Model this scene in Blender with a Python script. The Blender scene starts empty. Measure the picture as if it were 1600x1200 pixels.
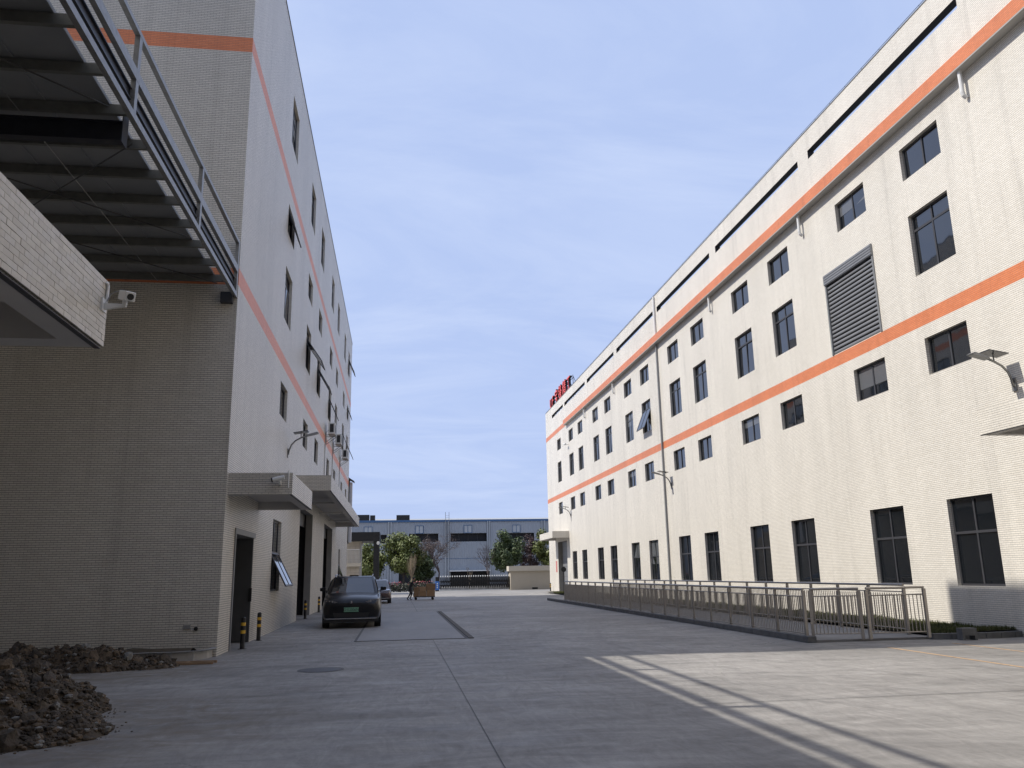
import bpy, bmesh, math, random
from mathutils import Vector, Matrix, noise
R = math.radians
C = bpy.context.scene.collection
sc = bpy.context.scene

# ------------------------------------------------------------------ camera
yaw, pitch, roll = R(8.01791), R(13.01567), R(-1.08862)
Fw = Vector((math.sin(yaw)*math.cos(pitch), math.cos(yaw)*math.cos(pitch), math.sin(pitch)))
Rt = Vector((math.cos(yaw), -math.sin(yaw), 0))
Up = Rt.cross(Fw)
R2 = math.cos(roll)*Rt + math.sin(roll)*Up
U2 = -math.sin(roll)*Rt + math.cos(roll)*Up
cam = bpy.data.cameras.new('camera'); camo = bpy.data.objects.new('camera', cam); C.objects.link(camo)
cam.sensor_fit = 'HORIZONTAL'; cam.sensor_width = 36; cam.lens = 36*1281.549/1600
cam.clip_start = .05; cam.clip_end = 3000
camo.matrix_world = Matrix.Translation((0, 0, 1.65)) @ Matrix((R2, U2, -Fw)).transposed().to_4x4()
sc.camera = camo

# ------------------------------------------------------------------ sky, sun, exposure
SUN = Vector((1, -.15, -1.135)).normalized()          # travel direction of the light
elev = math.asin(-SUN.z); az = math.atan2(-SUN.x, -SUN.y)   # azimuth from +Y towards +X
W = bpy.data.worlds.new('World'); sc.world = W; W.use_nodes = True
nt = W.node_tree; nt.nodes.clear()
def N(nt, t, **k):
    n = nt.nodes.new(t)
    for a, b in k.items(): setattr(n, a, b)
    return n
out = N(nt, 'ShaderNodeOutputWorld'); bg = N(nt, 'ShaderNodeBackground')
sky = N(nt, 'ShaderNodeTexSky', sky_type='NISHITA', sun_disc=False)
sky.sun_elevation = elev; sky.sun_rotation = az; sky.air_density = 1.0; sky.dust_density = 2.2; sky.ozone_density = 1.5
tc = N(nt, 'ShaderNodeTexCoord'); sep = N(nt, 'ShaderNodeSeparateXYZ'); nt.links.new(tc.outputs['Generated'], sep.inputs[0])
ad = N(nt, 'ShaderNodeMath', operation='ADD'); ad.inputs[1].default_value = .18; nt.links.new(sep.outputs[2], ad.inputs[0])
mx = N(nt, 'ShaderNodeMath', operation='MAXIMUM'); mx.inputs[1].default_value = .1; nt.links.new(ad.outputs[0], mx.inputs[0])
dv = N(nt, 'ShaderNodeVectorMath', operation='DIVIDE')
cb = N(nt, 'ShaderNodeCombineXYZ')
for i in range(3): nt.links.new(mx.outputs[0], cb.inputs[i])
nt.links.new(tc.outputs['Generated'], dv.inputs[0]); nt.links.new(cb.outputs[0], dv.inputs[1])
mp = N(nt, 'ShaderNodeMapping'); mp.inputs['Rotation'].default_value = (0, 0, R(-28)); mp.inputs['Scale'].default_value = (.75, 2.1, 1)
nt.links.new(dv.outputs[0], mp.inputs[0])
n1 = N(nt, 'ShaderNodeTexNoise'); n1.inputs['Scale'].default_value = 1.25; n1.inputs['Detail'].default_value = 9; n1.inputs['Roughness'].default_value = .62; n1.inputs['Distortion'].default_value = .9
nt.links.new(mp.outputs[0], n1.inputs[0])
rp = N(nt, 'ShaderNodeValToRGB'); rp.color_ramp.elements[0].position = .42; rp.color_ramp.elements[0].color = (0, 0, 0, 1)
rp.color_ramp.elements[1].position = .84; rp.color_ramp.elements[1].color = (.7, .7, .7, 1)
nt.links.new(n1.outputs[0], rp.inputs[0])
veil = N(nt, 'ShaderNodeMixRGB'); veil.inputs[0].default_value = .87; veil.inputs[2].default_value = (5.75, 7.15, 10.9, 1)   # even high haze
nt.links.new(sky.outputs[0], veil.inputs[1])
mix = N(nt, 'ShaderNodeMixRGB'); mix.inputs[2].default_value = (7.5, 8.6, 11.2, 1)     # thin cirrus
nt.links.new(rp.outputs[0], mix.inputs[0]); nt.links.new(veil.outputs[0], mix.inputs[1])
nt.links.new(mix.outputs[0], bg.inputs[0]); bg.inputs[1].default_value = .095
nt.links.new(bg.outputs[0], out.inputs[0])
sl = bpy.data.lights.new('sun', 'SUN'); sl.energy = 5.0; sl.angle = R(.53); sl.color = (1, .95, .87)
so = bpy.data.objects.new('sun', sl); C.objects.link(so); so.location = (-60, 10, 70)
so.rotation_euler = SUN.to_track_quat('-Z', 'Y').to_euler()
vs = sc.view_settings; vs.view_transform = 'Standard'; vs.look = 'None'; vs.exposure = -0.06; vs.gamma = 1
vs.use_curve_mapping = False

# ------------------------------------------------------------------ helpers
wl = {}
def place(o, parent, loc=(0, 0, 0)):
    loc = Vector(loc)
    if parent is not None:
        o.parent = parent; o.location = loc - wl.get(parent, Vector())
    else: o.location = loc
    wl[o] = loc
    return o
def thing(name, label, cat, loc=(0, 0, 0), group=None):
    o = bpy.data.objects.new(name, None); C.objects.link(o); o.empty_display_size = .2
    o.location = loc; wl[o] = Vector(loc)
    return tag(o, label, cat, group)
def local_thing(name, label, cat, loc, rotz=0, group=None):
    o = thing(name, label, cat, loc, group); o.rotation_euler = (0, 0, rotz); wl[o] = Vector(); return o
def tag(o, label=None, cat=None, group=None, kind=None):
    if label: o['label'] = label
    if cat: o['category'] = cat
    if group: o['group'] = group
    if kind: o['kind'] = kind
    return o
def copy_tree(o, parent=None):
    c = o.copy(); C.objects.link(c); c.parent = parent
    for ch in o.children: copy_tree(ch, c)
    return c
class MB:
    def __init__(s): s.v = []; s.f = []
    def face(s, pts):
        n = len(s.v); s.v += [tuple(p) for p in pts]; s.f.append(tuple(range(n, n+len(pts)))); return s
    def box(s, x0, x1, y0, y1, z0, z1):
        n = len(s.v)
        s.v += [(x0,y0,z0),(x1,y0,z0),(x1,y1,z0),(x0,y1,z0),(x0,y0,z1),(x1,y0,z1),(x1,y1,z1),(x0,y1,z1)]
        s.f += [tuple(n+i for i in q) for q in ((0,3,2,1),(4,5,6,7),(0,1,5,4),(1,2,6,5),(2,3,7,6),(3,0,4,7))]
        return s
    def tube(s, pts, r, n=8, cap=True):
        pts = [Vector(p) for p in pts]; rs = r if isinstance(r, (list, tuple)) else [r]*len(pts)
        base = len(s.v); up = None
        for i, p in enumerate(pts):
            t = (pts[min(i+1, len(pts)-1)]-pts[max(i-1, 0)]).normalized()
            if up is None or abs(up.dot(t)) > .99: up = t.orthogonal().normalized()
            a = (up - t*up.dot(t)).normalized(); b = t.cross(a); up = a
            for k in range(n):
                w = 2*math.pi*(k+.5)/n; s.v.append(tuple(p + rs[i]*(a*math.cos(w)+b*math.sin(w))))
        for i in range(len(pts)-1):
            for k in range(n):
                s.f.append((base+i*n+k, base+i*n+(k+1) % n, base+(i+1)*n+(k+1) % n, base+(i+1)*n+k))
        if cap:
            s.f.append(tuple(base+k for k in reversed(range(n)))); s.f.append(tuple(base+(len(pts)-1)*n+k for k in range(n)))
        return s
    def prism(s, poly, axis, a, b):
        # poly in the two other axes (in order), extruded along axis from a to b
        def p3(q, w):
            return {'x': (w, q[0], q[1]), 'y': (q[0], w, q[1]), 'z': (q[0], q[1], w)}[axis]
        n = len(s.v); m = len(poly)
        s.v += [p3(q, a) for q in poly]+[p3(q, b) for q in poly]
        s.f.append(tuple(n+i for i in range(m))); s.f.append(tuple(n+m+i for i in reversed(range(m))))
        for i in range(m): s.f.append((n+i, n+m+i, n+m+(i+1) % m, n+(i+1) % m))
        return s
    def mesh(s, name, mat, smooth=False):
        m = bpy.data.meshes.new(name); m.from_pydata(s.v, [], s.f); m.update()
        if mat: m.materials.append(mat)
        bm = bmesh.new(); bm.from_mesh(m); bmesh.ops.recalc_face_normals(bm, faces=bm.faces); bm.to_mesh(m); bm.free()
        if smooth: m.polygons.foreach_set('use_smooth', [True]*len(m.polygons))
        return m
    def build(s, name, mat, parent=None, loc=(0, 0, 0), smooth=False, bevel=0):
        o = bpy.data.objects.new(name, s.mesh(name, mat, smooth)); C.objects.link(o)
        if bevel:
            b = o.modifiers.new('bevel', 'BEVEL'); b.width = bevel; b.segments = 2; b.limit_method = 'ANGLE'
        return place(o, parent, loc)
def inst(name, mesh, parent, loc=(0, 0, 0), rot=None, scale=None):
    o = bpy.data.objects.new(name, mesh); C.objects.link(o); place(o, parent, loc)
    if rot: o.rotation_euler = rot
    if scale: o.scale = scale
    return o
def text_mesh(body, size, depth, mat):
    c = bpy.data.curves.new('lettering', 'FONT'); c.body = body; c.size = size; c.extrude = depth/2
    c.align_x = 'CENTER'; c.resolution_u = 3
    o = bpy.data.objects.new('lettering', c); C.objects.link(o); bpy.context.view_layer.update()
    m = bpy.data.meshes.new_from_object(o.evaluated_get(bpy.context.evaluated_depsgraph_get()))
    bpy.data.objects.remove(o); m.materials.clear(); m.materials.append(mat); return m

# ------------------------------------------------------------------ materials
def mat_base(name):
    m = bpy.data.materials.new(name); m.use_nodes = True; nt = m.node_tree; nt.nodes.clear()
    o = N(nt, 'ShaderNodeOutputMaterial'); p = N(nt, 'ShaderNodeBsdfPrincipled'); nt.links.new(p.outputs[0], o.inputs[0])
    return m, nt, p
def M(name, col, rough=.6, metal=0, var=0, scale=4, bump=0, bscale=40, spec=.5, stretch=(1, 1, 1), coat=0):
    m, nt, p = mat_base(name)
    p.inputs['Base Color'].default_value = (*col, 1); p.inputs['Roughness'].default_value = rough; p.inputs['Metallic'].default_value = metal
    p.inputs['Specular IOR Level'].default_value = spec; p.inputs['Coat Weight'].default_value = coat; p.inputs['Coat Roughness'].default_value = .04
    if var or bump:
        g = N(nt, 'ShaderNodeNewGeometry'); mp = N(nt, 'ShaderNodeMapping'); mp.inputs['Scale'].default_value = stretch
        nt.links.new(g.outputs['Position'], mp.inputs[0])
    if var:
        n = N(nt, 'ShaderNodeTexNoise'); n.inputs['Scale'].default_value = scale; n.inputs['Detail'].default_value = 8; n.inputs['Roughness'].default_value = .65
        nt.links.new(mp.outputs[0], n.inputs[0])
        mr = N(nt, 'ShaderNodeMapRange'); mr.inputs[1].default_value = .28; mr.inputs[2].default_value = .72; mr.inputs[3].default_value = 1-var; mr.inputs[4].default_value = 1+var
        nt.links.new(n.outputs[0], mr.inputs[0])
        mu = N(nt, 'ShaderNodeVectorMath', operation='MULTIPLY'); mu.inputs[0].default_value = col
        cc = N(nt, 'ShaderNodeCombineXYZ')
        for i in range(3): nt.links.new(mr.outputs[0], cc.inputs[i])
        nt.links.new(cc.outputs[0], mu.inputs[1]); nt.links.new(mu.outputs[0], p.inputs['Base Color'])
    if bump:
        n = N(nt, 'ShaderNodeTexNoise'); n.inputs['Scale'].default_value = bscale; n.inputs['Detail'].default_value = 5
        nt.links.new(mp.outputs[0], n.inputs[0])
        b = N(nt, 'ShaderNodeBump'); b.inputs['Strength'].default_value = bump; b.inputs['Distance'].default_value = .02
        nt.links.new(n.outputs[0], b.inputs['Height']); nt.links.new(b.outputs[0], p.inputs['Normal'])
    return m
def tile_mat(name, c1, c2, mortar, w=.15, h=.05, ms=.0042, stain=.10):
    m, nt, p = mat_base(name); L = nt.links.new
    g = N(nt, 'ShaderNodeNewGeometry'); sp = N(nt, 'ShaderNodeSeparateXYZ'); sn = N(nt, 'ShaderNodeSeparateXYZ')
    L(g.outputs['Position'], sp.inputs[0]); L(g.outputs['True Normal'], sn.inputs[0])
    def ab(i):
        a = N(nt, 'ShaderNodeMath', operation='ABSOLUTE'); L(sn.outputs[i], a.inputs[0])
        t = N(nt, 'ShaderNodeMath', operation='GREATER_THAN'); L(a.outputs[0], t.inputs[0]); t.inputs[1].default_value = .6; return t
    fx, fz = ab(0), ab(2)
    mu = N(nt, 'ShaderNodeMix'); L(fx.outputs[0], mu.inputs[0]); L(sp.outputs[0], mu.inputs[2]); L(sp.outputs[1], mu.inputs[3])
    mv = N(nt, 'ShaderNodeMix'); L(fz.outputs[0], mv.inputs[0]); L(sp.outputs[2], mv.inputs[2]); L(sp.outputs[1], mv.inputs[3])
    cb = N(nt, 'ShaderNodeCombineXYZ'); L(mu.outputs[0], cb.inputs[0]); L(mv.outputs[0], cb.inputs[1])
    # keep coordinates positive
    of = N(nt, 'ShaderNodeVectorMath', operation='ADD'); of.inputs[1].default_value = (100, 10, 0); us = N(nt, 'ShaderNodeVectorMath', operation='MULTIPLY'); us.inputs[1].default_value = (1.9, 1, 1); L(cb.outputs[0], us.inputs[0]); L(us.outputs[0], of.inputs[0])
    b = N(nt, 'ShaderNodeTexBrick'); L(of.outputs[0], b.inputs['Vector'])
    b.inputs['Scale'].default_value = 1; b.inputs['Brick Width'].default_value = w*1.9; b.inputs['Row Height'].default_value = h
    b.inputs['Mortar Size'].default_value = ms; b.inputs['Mortar Smooth'].default_value = .2; b.inputs['Bias'].default_value = 0
    b.inputs['Color1'].default_value = (*c1, 1); b.inputs['Color2'].default_value = (*c2, 1); b.inputs['Mortar'].default_value = (*mortar, 1)
    n = N(nt, 'ShaderNodeTexNoise'); n.inputs['Scale'].default_value = 1; n.inputs['Detail'].default_value = 7; n.inputs['Roughness'].default_value = .6
    mp = N(nt, 'ShaderNodeMapping'); mp.inputs['Scale'].default_value = (.55, .55, .14); L(g.outputs['Position'], mp.inputs[0]); L(mp.outputs[0], n.inputs[0])
    mr = N(nt, 'ShaderNodeMapRange'); mr.inputs[1].default_value = .3; mr.inputs[2].default_value = .7; mr.inputs[3].default_value = 1-stain; mr.inputs[4].default_value = 1+stain*.5
    L(n.outputs[0], mr.inputs[0])
    n2 = N(nt, 'ShaderNodeTexNoise'); n2.inputs['Scale'].default_value = 1; n2.inputs['Detail'].default_value = 6; n2.inputs['Roughness'].default_value = .7
    mp2 = N(nt, 'ShaderNodeMapping'); mp2.inputs['Scale'].default_value = (3.2, 3.2, .16); L(g.outputs['Position'], mp2.inputs[0]); L(mp2.outputs[0], n2.inputs[0])
    mr2 = N(nt, 'ShaderNodeMapRange'); mr2.inputs[1].default_value = .52; mr2.inputs[2].default_value = .74; mr2.inputs[3].default_value = 1; mr2.inputs[4].default_value = 1-stain*1.5
    L(n2.outputs[0], mr2.inputs[0]); mq = N(nt, 'ShaderNodeMath', operation='MULTIPLY'); L(mr.outputs[0], mq.inputs[0]); L(mr2.outputs[0], mq.inputs[1])
    cc = N(nt, 'ShaderNodeCombineXYZ')
    for i in range(3): L(mq.outputs[0], cc.inputs[i])
    ml = N(nt, 'ShaderNodeVectorMath', operation='MULTIPLY'); L(b.outputs['Color'], ml.inputs[0]); L(cc.outputs[0], ml.inputs[1])
    L(ml.outputs[0], p.inputs['Base Color']); p.inputs['Roughness'].default_value = .42
    iv = N(nt, 'ShaderNodeMath', operation='SUBTRACT'); iv.inputs[0].default_value = 1; L(b.outputs['Fac'], iv.inputs[1])
    bp = N(nt, 'ShaderNodeBump'); bp.inputs['Strength'].default_value = .5; bp.inputs['Distance'].default_value = .005
    L(iv.outputs[0], bp.inputs['Height']); L(bp.outputs[0], p.inputs['Normal'])
    return m
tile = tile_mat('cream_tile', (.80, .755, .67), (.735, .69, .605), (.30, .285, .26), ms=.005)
tile_a = tile_mat('shaded_cream_tile', (.655, .615, .54), (.585, .548, .478), (.135, .122, .108), ms=.0058)  # same cream tile, darkened to deepen shade on the left buildings
tile_o = tile_mat('orange_tile', (.74, .245, .10), (.67, .21, .082), (.33, .12, .07))
def concrete_mat():
    m, nt, p = mat_base('concrete_yard'); L = nt.links.new
    g = N(nt, 'ShaderNodeNewGeometry')
    def nz(scale, st, det, dist=0, rough=.6):
        mp = N(nt, 'ShaderNodeMapping'); mp.inputs['Scale'].default_value = st; L(g.outputs['Position'], mp.inputs[0])
        n = N(nt, 'ShaderNodeTexNoise'); n.inputs['Scale'].default_value = scale; n.inputs['Detail'].default_value = det
        n.inputs['Distortion'].default_value = dist; n.inputs['Roughness'].default_value = rough; L(mp.outputs[0], n.inputs[0]); return n
    def rng(n, a, b, lo=.3, hi=.7):
        r = N(nt, 'ShaderNodeMapRange'); r.inputs[1].default_value = lo; r.inputs[2].default_value = hi; r.inputs[3].default_value = a; r.inputs[4].default_value = b
        L(n.outputs[0], r.inputs[0]); return r
    a = rng(nz(.22, (1, 1, 1), 6, .6), .74, 1.2); b = rng(nz(1.0, (.55, 1.5, 1), 8, 1.6, .68), .76, 1.2); c = rng(nz(22, (1, 1, 1), 6), .93, 1.06)
    d = rng(nz(2.6, (1.3, .35, 1), 7, 2.4, .7), .84, 1.16, .35, .68)
    e = rng(nz(.09, (1, 1.4, 1), 4, .3), .9, 1.1)
    prev = a
    for x in (b, c, d, e):
        q = N(nt, 'ShaderNodeMath', operation='MULTIPLY'); L(prev.outputs[0], q.inputs[0]); L(x.outputs[0], q.inputs[1]); prev = q
    cc = N(nt, 'ShaderNodeCombineXYZ')
    for i in range(3): L(prev.outputs[0], cc.inputs[i])
    ml = N(nt, 'ShaderNodeVectorMath', operation='MULTIPLY'); ml.inputs[0].default_value = (.268, .254, .235); L(cc.outputs[0], ml.inputs[1])
    def mth(op, x, y=None):
        q = N(nt, 'ShaderNodeMath', operation=op)
        for i, w in enumerate((x, y)):
            if w is None: continue
            if isinstance(w, (int, float)): q.inputs[i].default_value = w
            else: L(w, q.inputs[i])
        return q.outputs[0]
    def mixc(prev, fac, col):
        q = N(nt, 'ShaderNodeMixRGB'); L(fac, q.inputs[0]); L(prev, q.inputs[1]); q.inputs[2].default_value = (*col, 1); return q.outputs[0]
    col = ml.outputs[0]
    # oil and damp spots
    sp = rng(nz(.75, (1, 1, 1), 5, .4), 0, .45, .66, .78); col = mixc(col, sp.outputs[0], (.10, .098, .095))
    dp = rng(nz(3.4, (1, 1, 1), 3, .2), 0, .55, .74, .80); col = mixc(col, dp.outputs[0], (.09, .088, .085))
    # pale cement dust, dragged into streaks
    du = rng(nz(.55, (.5, 1.6, 1), 9, 2.2, .72), 0, .42, .56, .72); col = mixc(col, du.outputs[0], (.40, .385, .36))
    # hairline cracks
    mpc = N(nt, 'ShaderNodeMapping'); L(g.outputs['Position'], mpc.inputs[0])
    nd = nz(1.1, (1, 1, 1), 5); vm = N(nt, 'ShaderNodeVectorMath', operation='MULTIPLY_ADD'); L(nd.outputs['Color'], vm.inputs[0]); vm.inputs[1].default_value = (1.3, 1.3, 0); L(mpc.outputs[0], vm.inputs[2])
    vo = N(nt, 'ShaderNodeTexVoronoi', feature='DISTANCE_TO_EDGE'); vo.inputs['Scale'].default_value = .13; L(vm.outputs[0], vo.inputs['Vector'])
    ck = mth('LESS_THAN', vo.outputs['Distance'], .0012); mk = rng(nz(.16, (1, 1, 1), 2), 0, 1, .48, .56); col = mixc(col, mth('MULTIPLY', mth('MULTIPLY', ck, mk.outputs[0]), .75), (.07, .068, .066))
    # curved tyre marks
    sx_ = N(nt, 'ShaderNodeSeparateXYZ'); L(g.outputs['Position'], sx_.inputs[0])
    tn = rng(nz(2.2, (1, 1, 1), 5), 0, 1, .38, .62)
    for (tx, ty, tr) in ((-9, 6, 18.2), (-9, 6, 19.9), (22, 19, 17.0), (22, 19, 18.7), (4, -14, 27.5), (4, -14, 29.2)):
        dx = mth('SUBTRACT', sx_.outputs[0], tx); dy = mth('SUBTRACT', sx_.outputs[1], ty)
        rd = mth('SQRT', mth('ADD', mth('MULTIPLY', dx, dx), mth('MULTIPLY', dy, dy)))
        ln = mth('LESS_THAN', mth('ABSOLUTE', mth('SUBTRACT', rd, tr)), .10)
        col = mixc(col, mth('MULTIPLY', mth('MULTIPLY', ln, tn.outputs[0]), .22), (.07, .068, .066))
    # loose earth tracked around the heaps
    for (tx, ty, tr) in ((-3.9, 10.8, 3.3), (-5.2, 17.0, 2.6)):
        dx = mth('SUBTRACT', sx_.outputs[0], tx); dy = mth('SUBTRACT', sx_.outputs[1], ty)
        rd = mth('SQRT', mth('ADD', mth('MULTIPLY', dx, dx), mth('MULTIPLY', dy, dy)))
        rn = N(nt, 'ShaderNodeMapRange'); L(rd, rn.inputs[0]); rn.inputs[1].default_value = tr*.5; rn.inputs[2].default_value = tr; rn.inputs[3].default_value = 1; rn.inputs[4].default_value = 0
        dn = rng(nz(1.6, (.8, 1.4, 1), 8, 1.5, .75), 0, .95, .40, .66)
        col = mixc(col, mth('MULTIPLY', rn.outputs[0], dn.outputs[0]), (.17, .135, .095))
    L(col, p.inputs['Base Color'])
    rr = rng(nz(1.4, (.6, 1.4, 1), 6, 1.2), .55, .85); L(rr.outputs[0], p.inputs['Roughness']); p.inputs['Specular IOR Level'].default_value = .35
    bn = nz(60, (1, 1, 1), 4); bp = N(nt, 'ShaderNodeBump'); bp.inputs['Strength'].default_value = .25; bp.inputs['Distance'].default_value = .01
    L(bn.outputs[0], bp.inputs['Height']); L(bp.outputs[0], p.inputs['Normal'])
    return m
concrete = concrete_mat()
conc2 = M('pale_concrete', (.36, .35, .34), .8, var=.2, scale=3, bump=.3)
kerbm = M('kerb_stone', (.13, .13, .13), .85, var=.3, scale=4, bump=.4)
deckm = M('weighbridge_deck', (.225, .217, .207), .65, var=.16, scale=.7, stretch=(1.5, .4, 1), bump=.15)
jointm = M('joint_sealant', (.10, .10, .10), .9, var=.3, scale=6)
soffit = M('soffit_paint', (.48, .465, .445), .85, var=.06, scale=2)
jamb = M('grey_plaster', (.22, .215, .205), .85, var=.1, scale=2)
framem = M('window_frame', (.045, .045, .05), .45)
def glass_mat():
    m, nt, p = mat_base('window_glass'); p.inputs['Base Color'].default_value = (.008, .010, .013, 1); p.inputs['Roughness'].default_value = .03; p.inputs['IOR'].default_value = 2.1
    g = N(nt, 'ShaderNodeNewGeometry'); n = N(nt, 'ShaderNodeTexNoise'); n.inputs['Scale'].default_value = .9; nt.links.new(g.outputs['Position'], n.inputs[0])
    b = N(nt, 'ShaderNodeBump'); b.inputs['Strength'].default_value = .12; b.inputs['Distance'].default_value = .03
    nt.links.new(n.outputs[0], b.inputs['Height']); nt.links.new(b.outputs[0], p.inputs['Normal']); return m
glass = glass_mat()
clear_glass = glass.copy(); clear_glass.name = 'ground_floor_glass'; [n for n in clear_glass.node_tree.nodes if n.type == 'BSDF_PRINCIPLED'][0].inputs['IOR'].default_value = 1.45
slotm = M('dark_slot_reveal', (.035, .036, .038), .8)  # slot reveals coloured darker than the wall tile
cglass = M('car_glass', (.006, .007, .009), .02); [n for n in cglass.node_tree.nodes if n.type == 'BSDF_PRINCIPLED'][0].inputs['IOR'].default_value = 2.1
shutm = M('shutter_grey', (.25, .255, .265), .45, metal=.3, var=.08, scale=3)
dkmetal = M('dark_metal', (.05, .05, .055), .5, var=.15, scale=5)
doorm = M('dark_grey_steel', (.06, .062, .064), .45, var=.1, scale=2)
lint = M('grey_steel_frame', (.19, .195, .20), .5)
galv = M('galvanised_tube', (.24, .24, .235), .42, metal=.5, var=.25, scale=9)
ibeamm = M('blue_black_beam', (.018, .020, .028), .45, var=.3, scale=6)
purl = M('purlin_steel', (.16, .16, .145), .5, metal=.4, var=.2, scale=5)
sheetm = M('roof_sheet_underside', (.25, .255, .26), .5, metal=.2, var=.1, scale=1.2)
rodm = M('brace_rod', (.03, .03, .03), .6)
rustm = M('plate_dark', (.03, .032, .04), .6)
whitep = M('white_plastic', (.72, .72, .70), .4)
pipew = M('white_pipe', (.74, .74, .73), .4)
pipeg = M('grey_pipe', (.26, .265, .27), .5)
black = M('black_plastic', (.012, .012, .013), .45)
steel = M('stainless_steel', (.36, .335, .31), .38, metal=.6, var=.15, scale=7)
yel = M('yellow_band', (.62, .36, .03), .5)
panelm = M('solar_cell', (.015, .018, .03), .25)
grassm = M('grass_blades', (.075, .085, .025), .9, var=.4, scale=1.5)
soilgm = M('garden_soil', (.075, .06, .04), .95, var=.3, scale=6, bump=.6)
soilm = M('heap_soil', (.075, .058, .040), .95, var=.5, scale=2.2, bump=1.0, bscale=18)
soil2 = M('heap_soil_brown', (.11, .082, .055), .95, var=.45, scale=3, bump=1.0, bscale=20)
stonem = [M('clod_dark', (.068, .054, .040), .95, var=.35, scale=7, bump=.8), M('clod_brown', (.12, .088, .058), .95, var=.35, scale=7, bump=.8), M('rubble_grey', (.20, .19, .17), .9, var=.25, scale=7, bump=.6)]
wood = M('raw_timber', (.30, .20, .12), .8, var=.2, scale=8, stretch=(.4, 6, 6))
cardb = [M('cardboard_a', (.24, .145, .075), .8, var=.12, scale=5), M('cardboard_b', (.20, .12, .062), .8, var=.12, scale=5), M('cardboard_c', (.28, .175, .095), .8, var=.12, scale=5)]
redsign = M('sign_red', (.80, .085, .06), .4)
signside = M('sign_side_black', (.02, .018, .022), .5)
orangep = M('orange_line_paint', (.46, .30, .17), .8, var=.3, scale=9)
paintb = M('car_paint_black', (.006, .006, .008), .28, coat=.35, spec=.25)
paintm = M('car_paint_maroon', (.045, .016, .014), .3, coat=1)
tyrem = M('tyre_rubber', (.012, .012, .012), .85)
rimm = M('alloy_rim', (.20, .20, .21), .35, metal=.8)
chrome = M('chrome_trim', (.5, .5, .52), .2, metal=1)
lampl = M('headlamp_lens', (.12, .12, .13), .1, spec=.8)
plateg = M('plate_green', (.16, .33, .22), .5)
platet = M('plate_ink', (.01, .03, .02), .6)
bluewall = M('blue_grey_cladding', (.33, .352, .378), .5, var=.07, scale=.6)
bluefas = M('blue_fascia', (.05, .12, .24), .5)
roofgrey = M('warehouse_roof', (.36, .36, .34), .6)
wpale = M('pale_window', (.42, .44, .45), .3)
darkopen = M('dark_interior', (.02, .02, .022), .9)  # near-black colour standing in for shade inside the doorways
stoneb = tile_mat('cream_stone_block', (.50, .45, .38), (.46, .41, .34), (.30, .27, .23), w=.8, h=.4, ms=.012)
cwall = M('cream_render', (.43, .38, .30), .85, var=.06, scale=.8)
cwall2 = M('cream_coping', (.52, .47, .38), .85, var=.06, scale=.8)
barkm = M('bark', (.07, .055, .045), .9, var=.25, scale=8)
twigm = M('pale_twig', (.26, .20, .13), .9, var=.2, scale=8)
twigd = M('bare_twig', (.10, .075, .068), .9, var=.25, scale=6)
def leaf_mat(name, c, var=.45):
    m = M(name, c, .55, var=var, scale=1.1); p = [n for n in m.node_tree.nodes if n.type == 'BSDF_PRINCIPLED'][0]
    p.inputs['Subsurface Weight'].default_value = 0; p.inputs['Transmission Weight'].default_value = 0; return m
leafg = leaf_mat('camphor_leaf', (.115, .135, .03)); leafd = leaf_mat('dark_leaf', (.06, .085, .025)); leafr = leaf_mat('red_leaf', (.075, .042, .038)); budm = leaf_mat('brown_bud', (.12, .085, .07)); flower = leaf_mat('red_flower', (.26, .05, .055), .3); hedgem = leaf_mat('hedge_leaf', (.045, .05, .025))
skinm = M('skin', (.35, .20, .14), .6); clothd = M('dark_clothes', (.014, .014, .018), .85); hairm = M('hair', (.012, .010, .009), .6)
blueboard = M('blue_board', (.05, .17, .50), .4)

# ------------------------------------------------------------------ ground
XA, XB = -3.9, 14.46
YA0, YA1 = 19.54, 66.5
YB0, YB1 = -25.0, 79.17
g = MB(); g.face([(-300, -200, 0), (320, -200, 0), (320, 420, 0), (-300, 420, 0)])
ground = tag(g.build('ground', concrete), kind='structure')
def strip(name, x0, x1, y0, y1, z, mat, parent=ground):
    return MB().face([(x0, y0, z), (x1, y0, z), (x1, y1, z), (x0, y1, z)]).build(name, mat, parent)
strip('slab_joint', .950, .959, -12, 22.4, .004, jointm)
strip('slab_joint', .945, .962, 39.6, 86, .004, jointm)
strip('slab_joint', 3.6, 13, 10.56, 10.575, .008, jointm)
strip('slab_joint', -3.7, -1.2, 22.5, 22.52, .008, jointm)
strip('slab_joint', 2.2, 9.2, 22.5, 22.515, .008, jointm)
strip('slab_joint', -3.7, 9.2, 41.0, 41.03, .012, jointm)
strip('slab_joint', -3.7, 9.2, 52.0, 52.03, .012, jointm)
strip('slab_joint', 2.15, 3.5, 34.0, 34.05, .012, jointm)
strip('slab_joint', 2.15, 3.9, 31.0, 31.04, .012, jointm)
strip('painted_line', 10.14, 10.22, 2, 16.7, .004, orangep)
strip('painted_line', 11.95, 12.02, 2, 17.2, .004, orangep)
road = tag(MB().face([(-200, 89.5, .006), (250, 89.5, .006), (250, 100, .006), (-200, 100, .006)]).build('road', M('road_concrete', (.20, .20, .20), .85, var=.15, scale=.5)), kind='structure')

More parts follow.
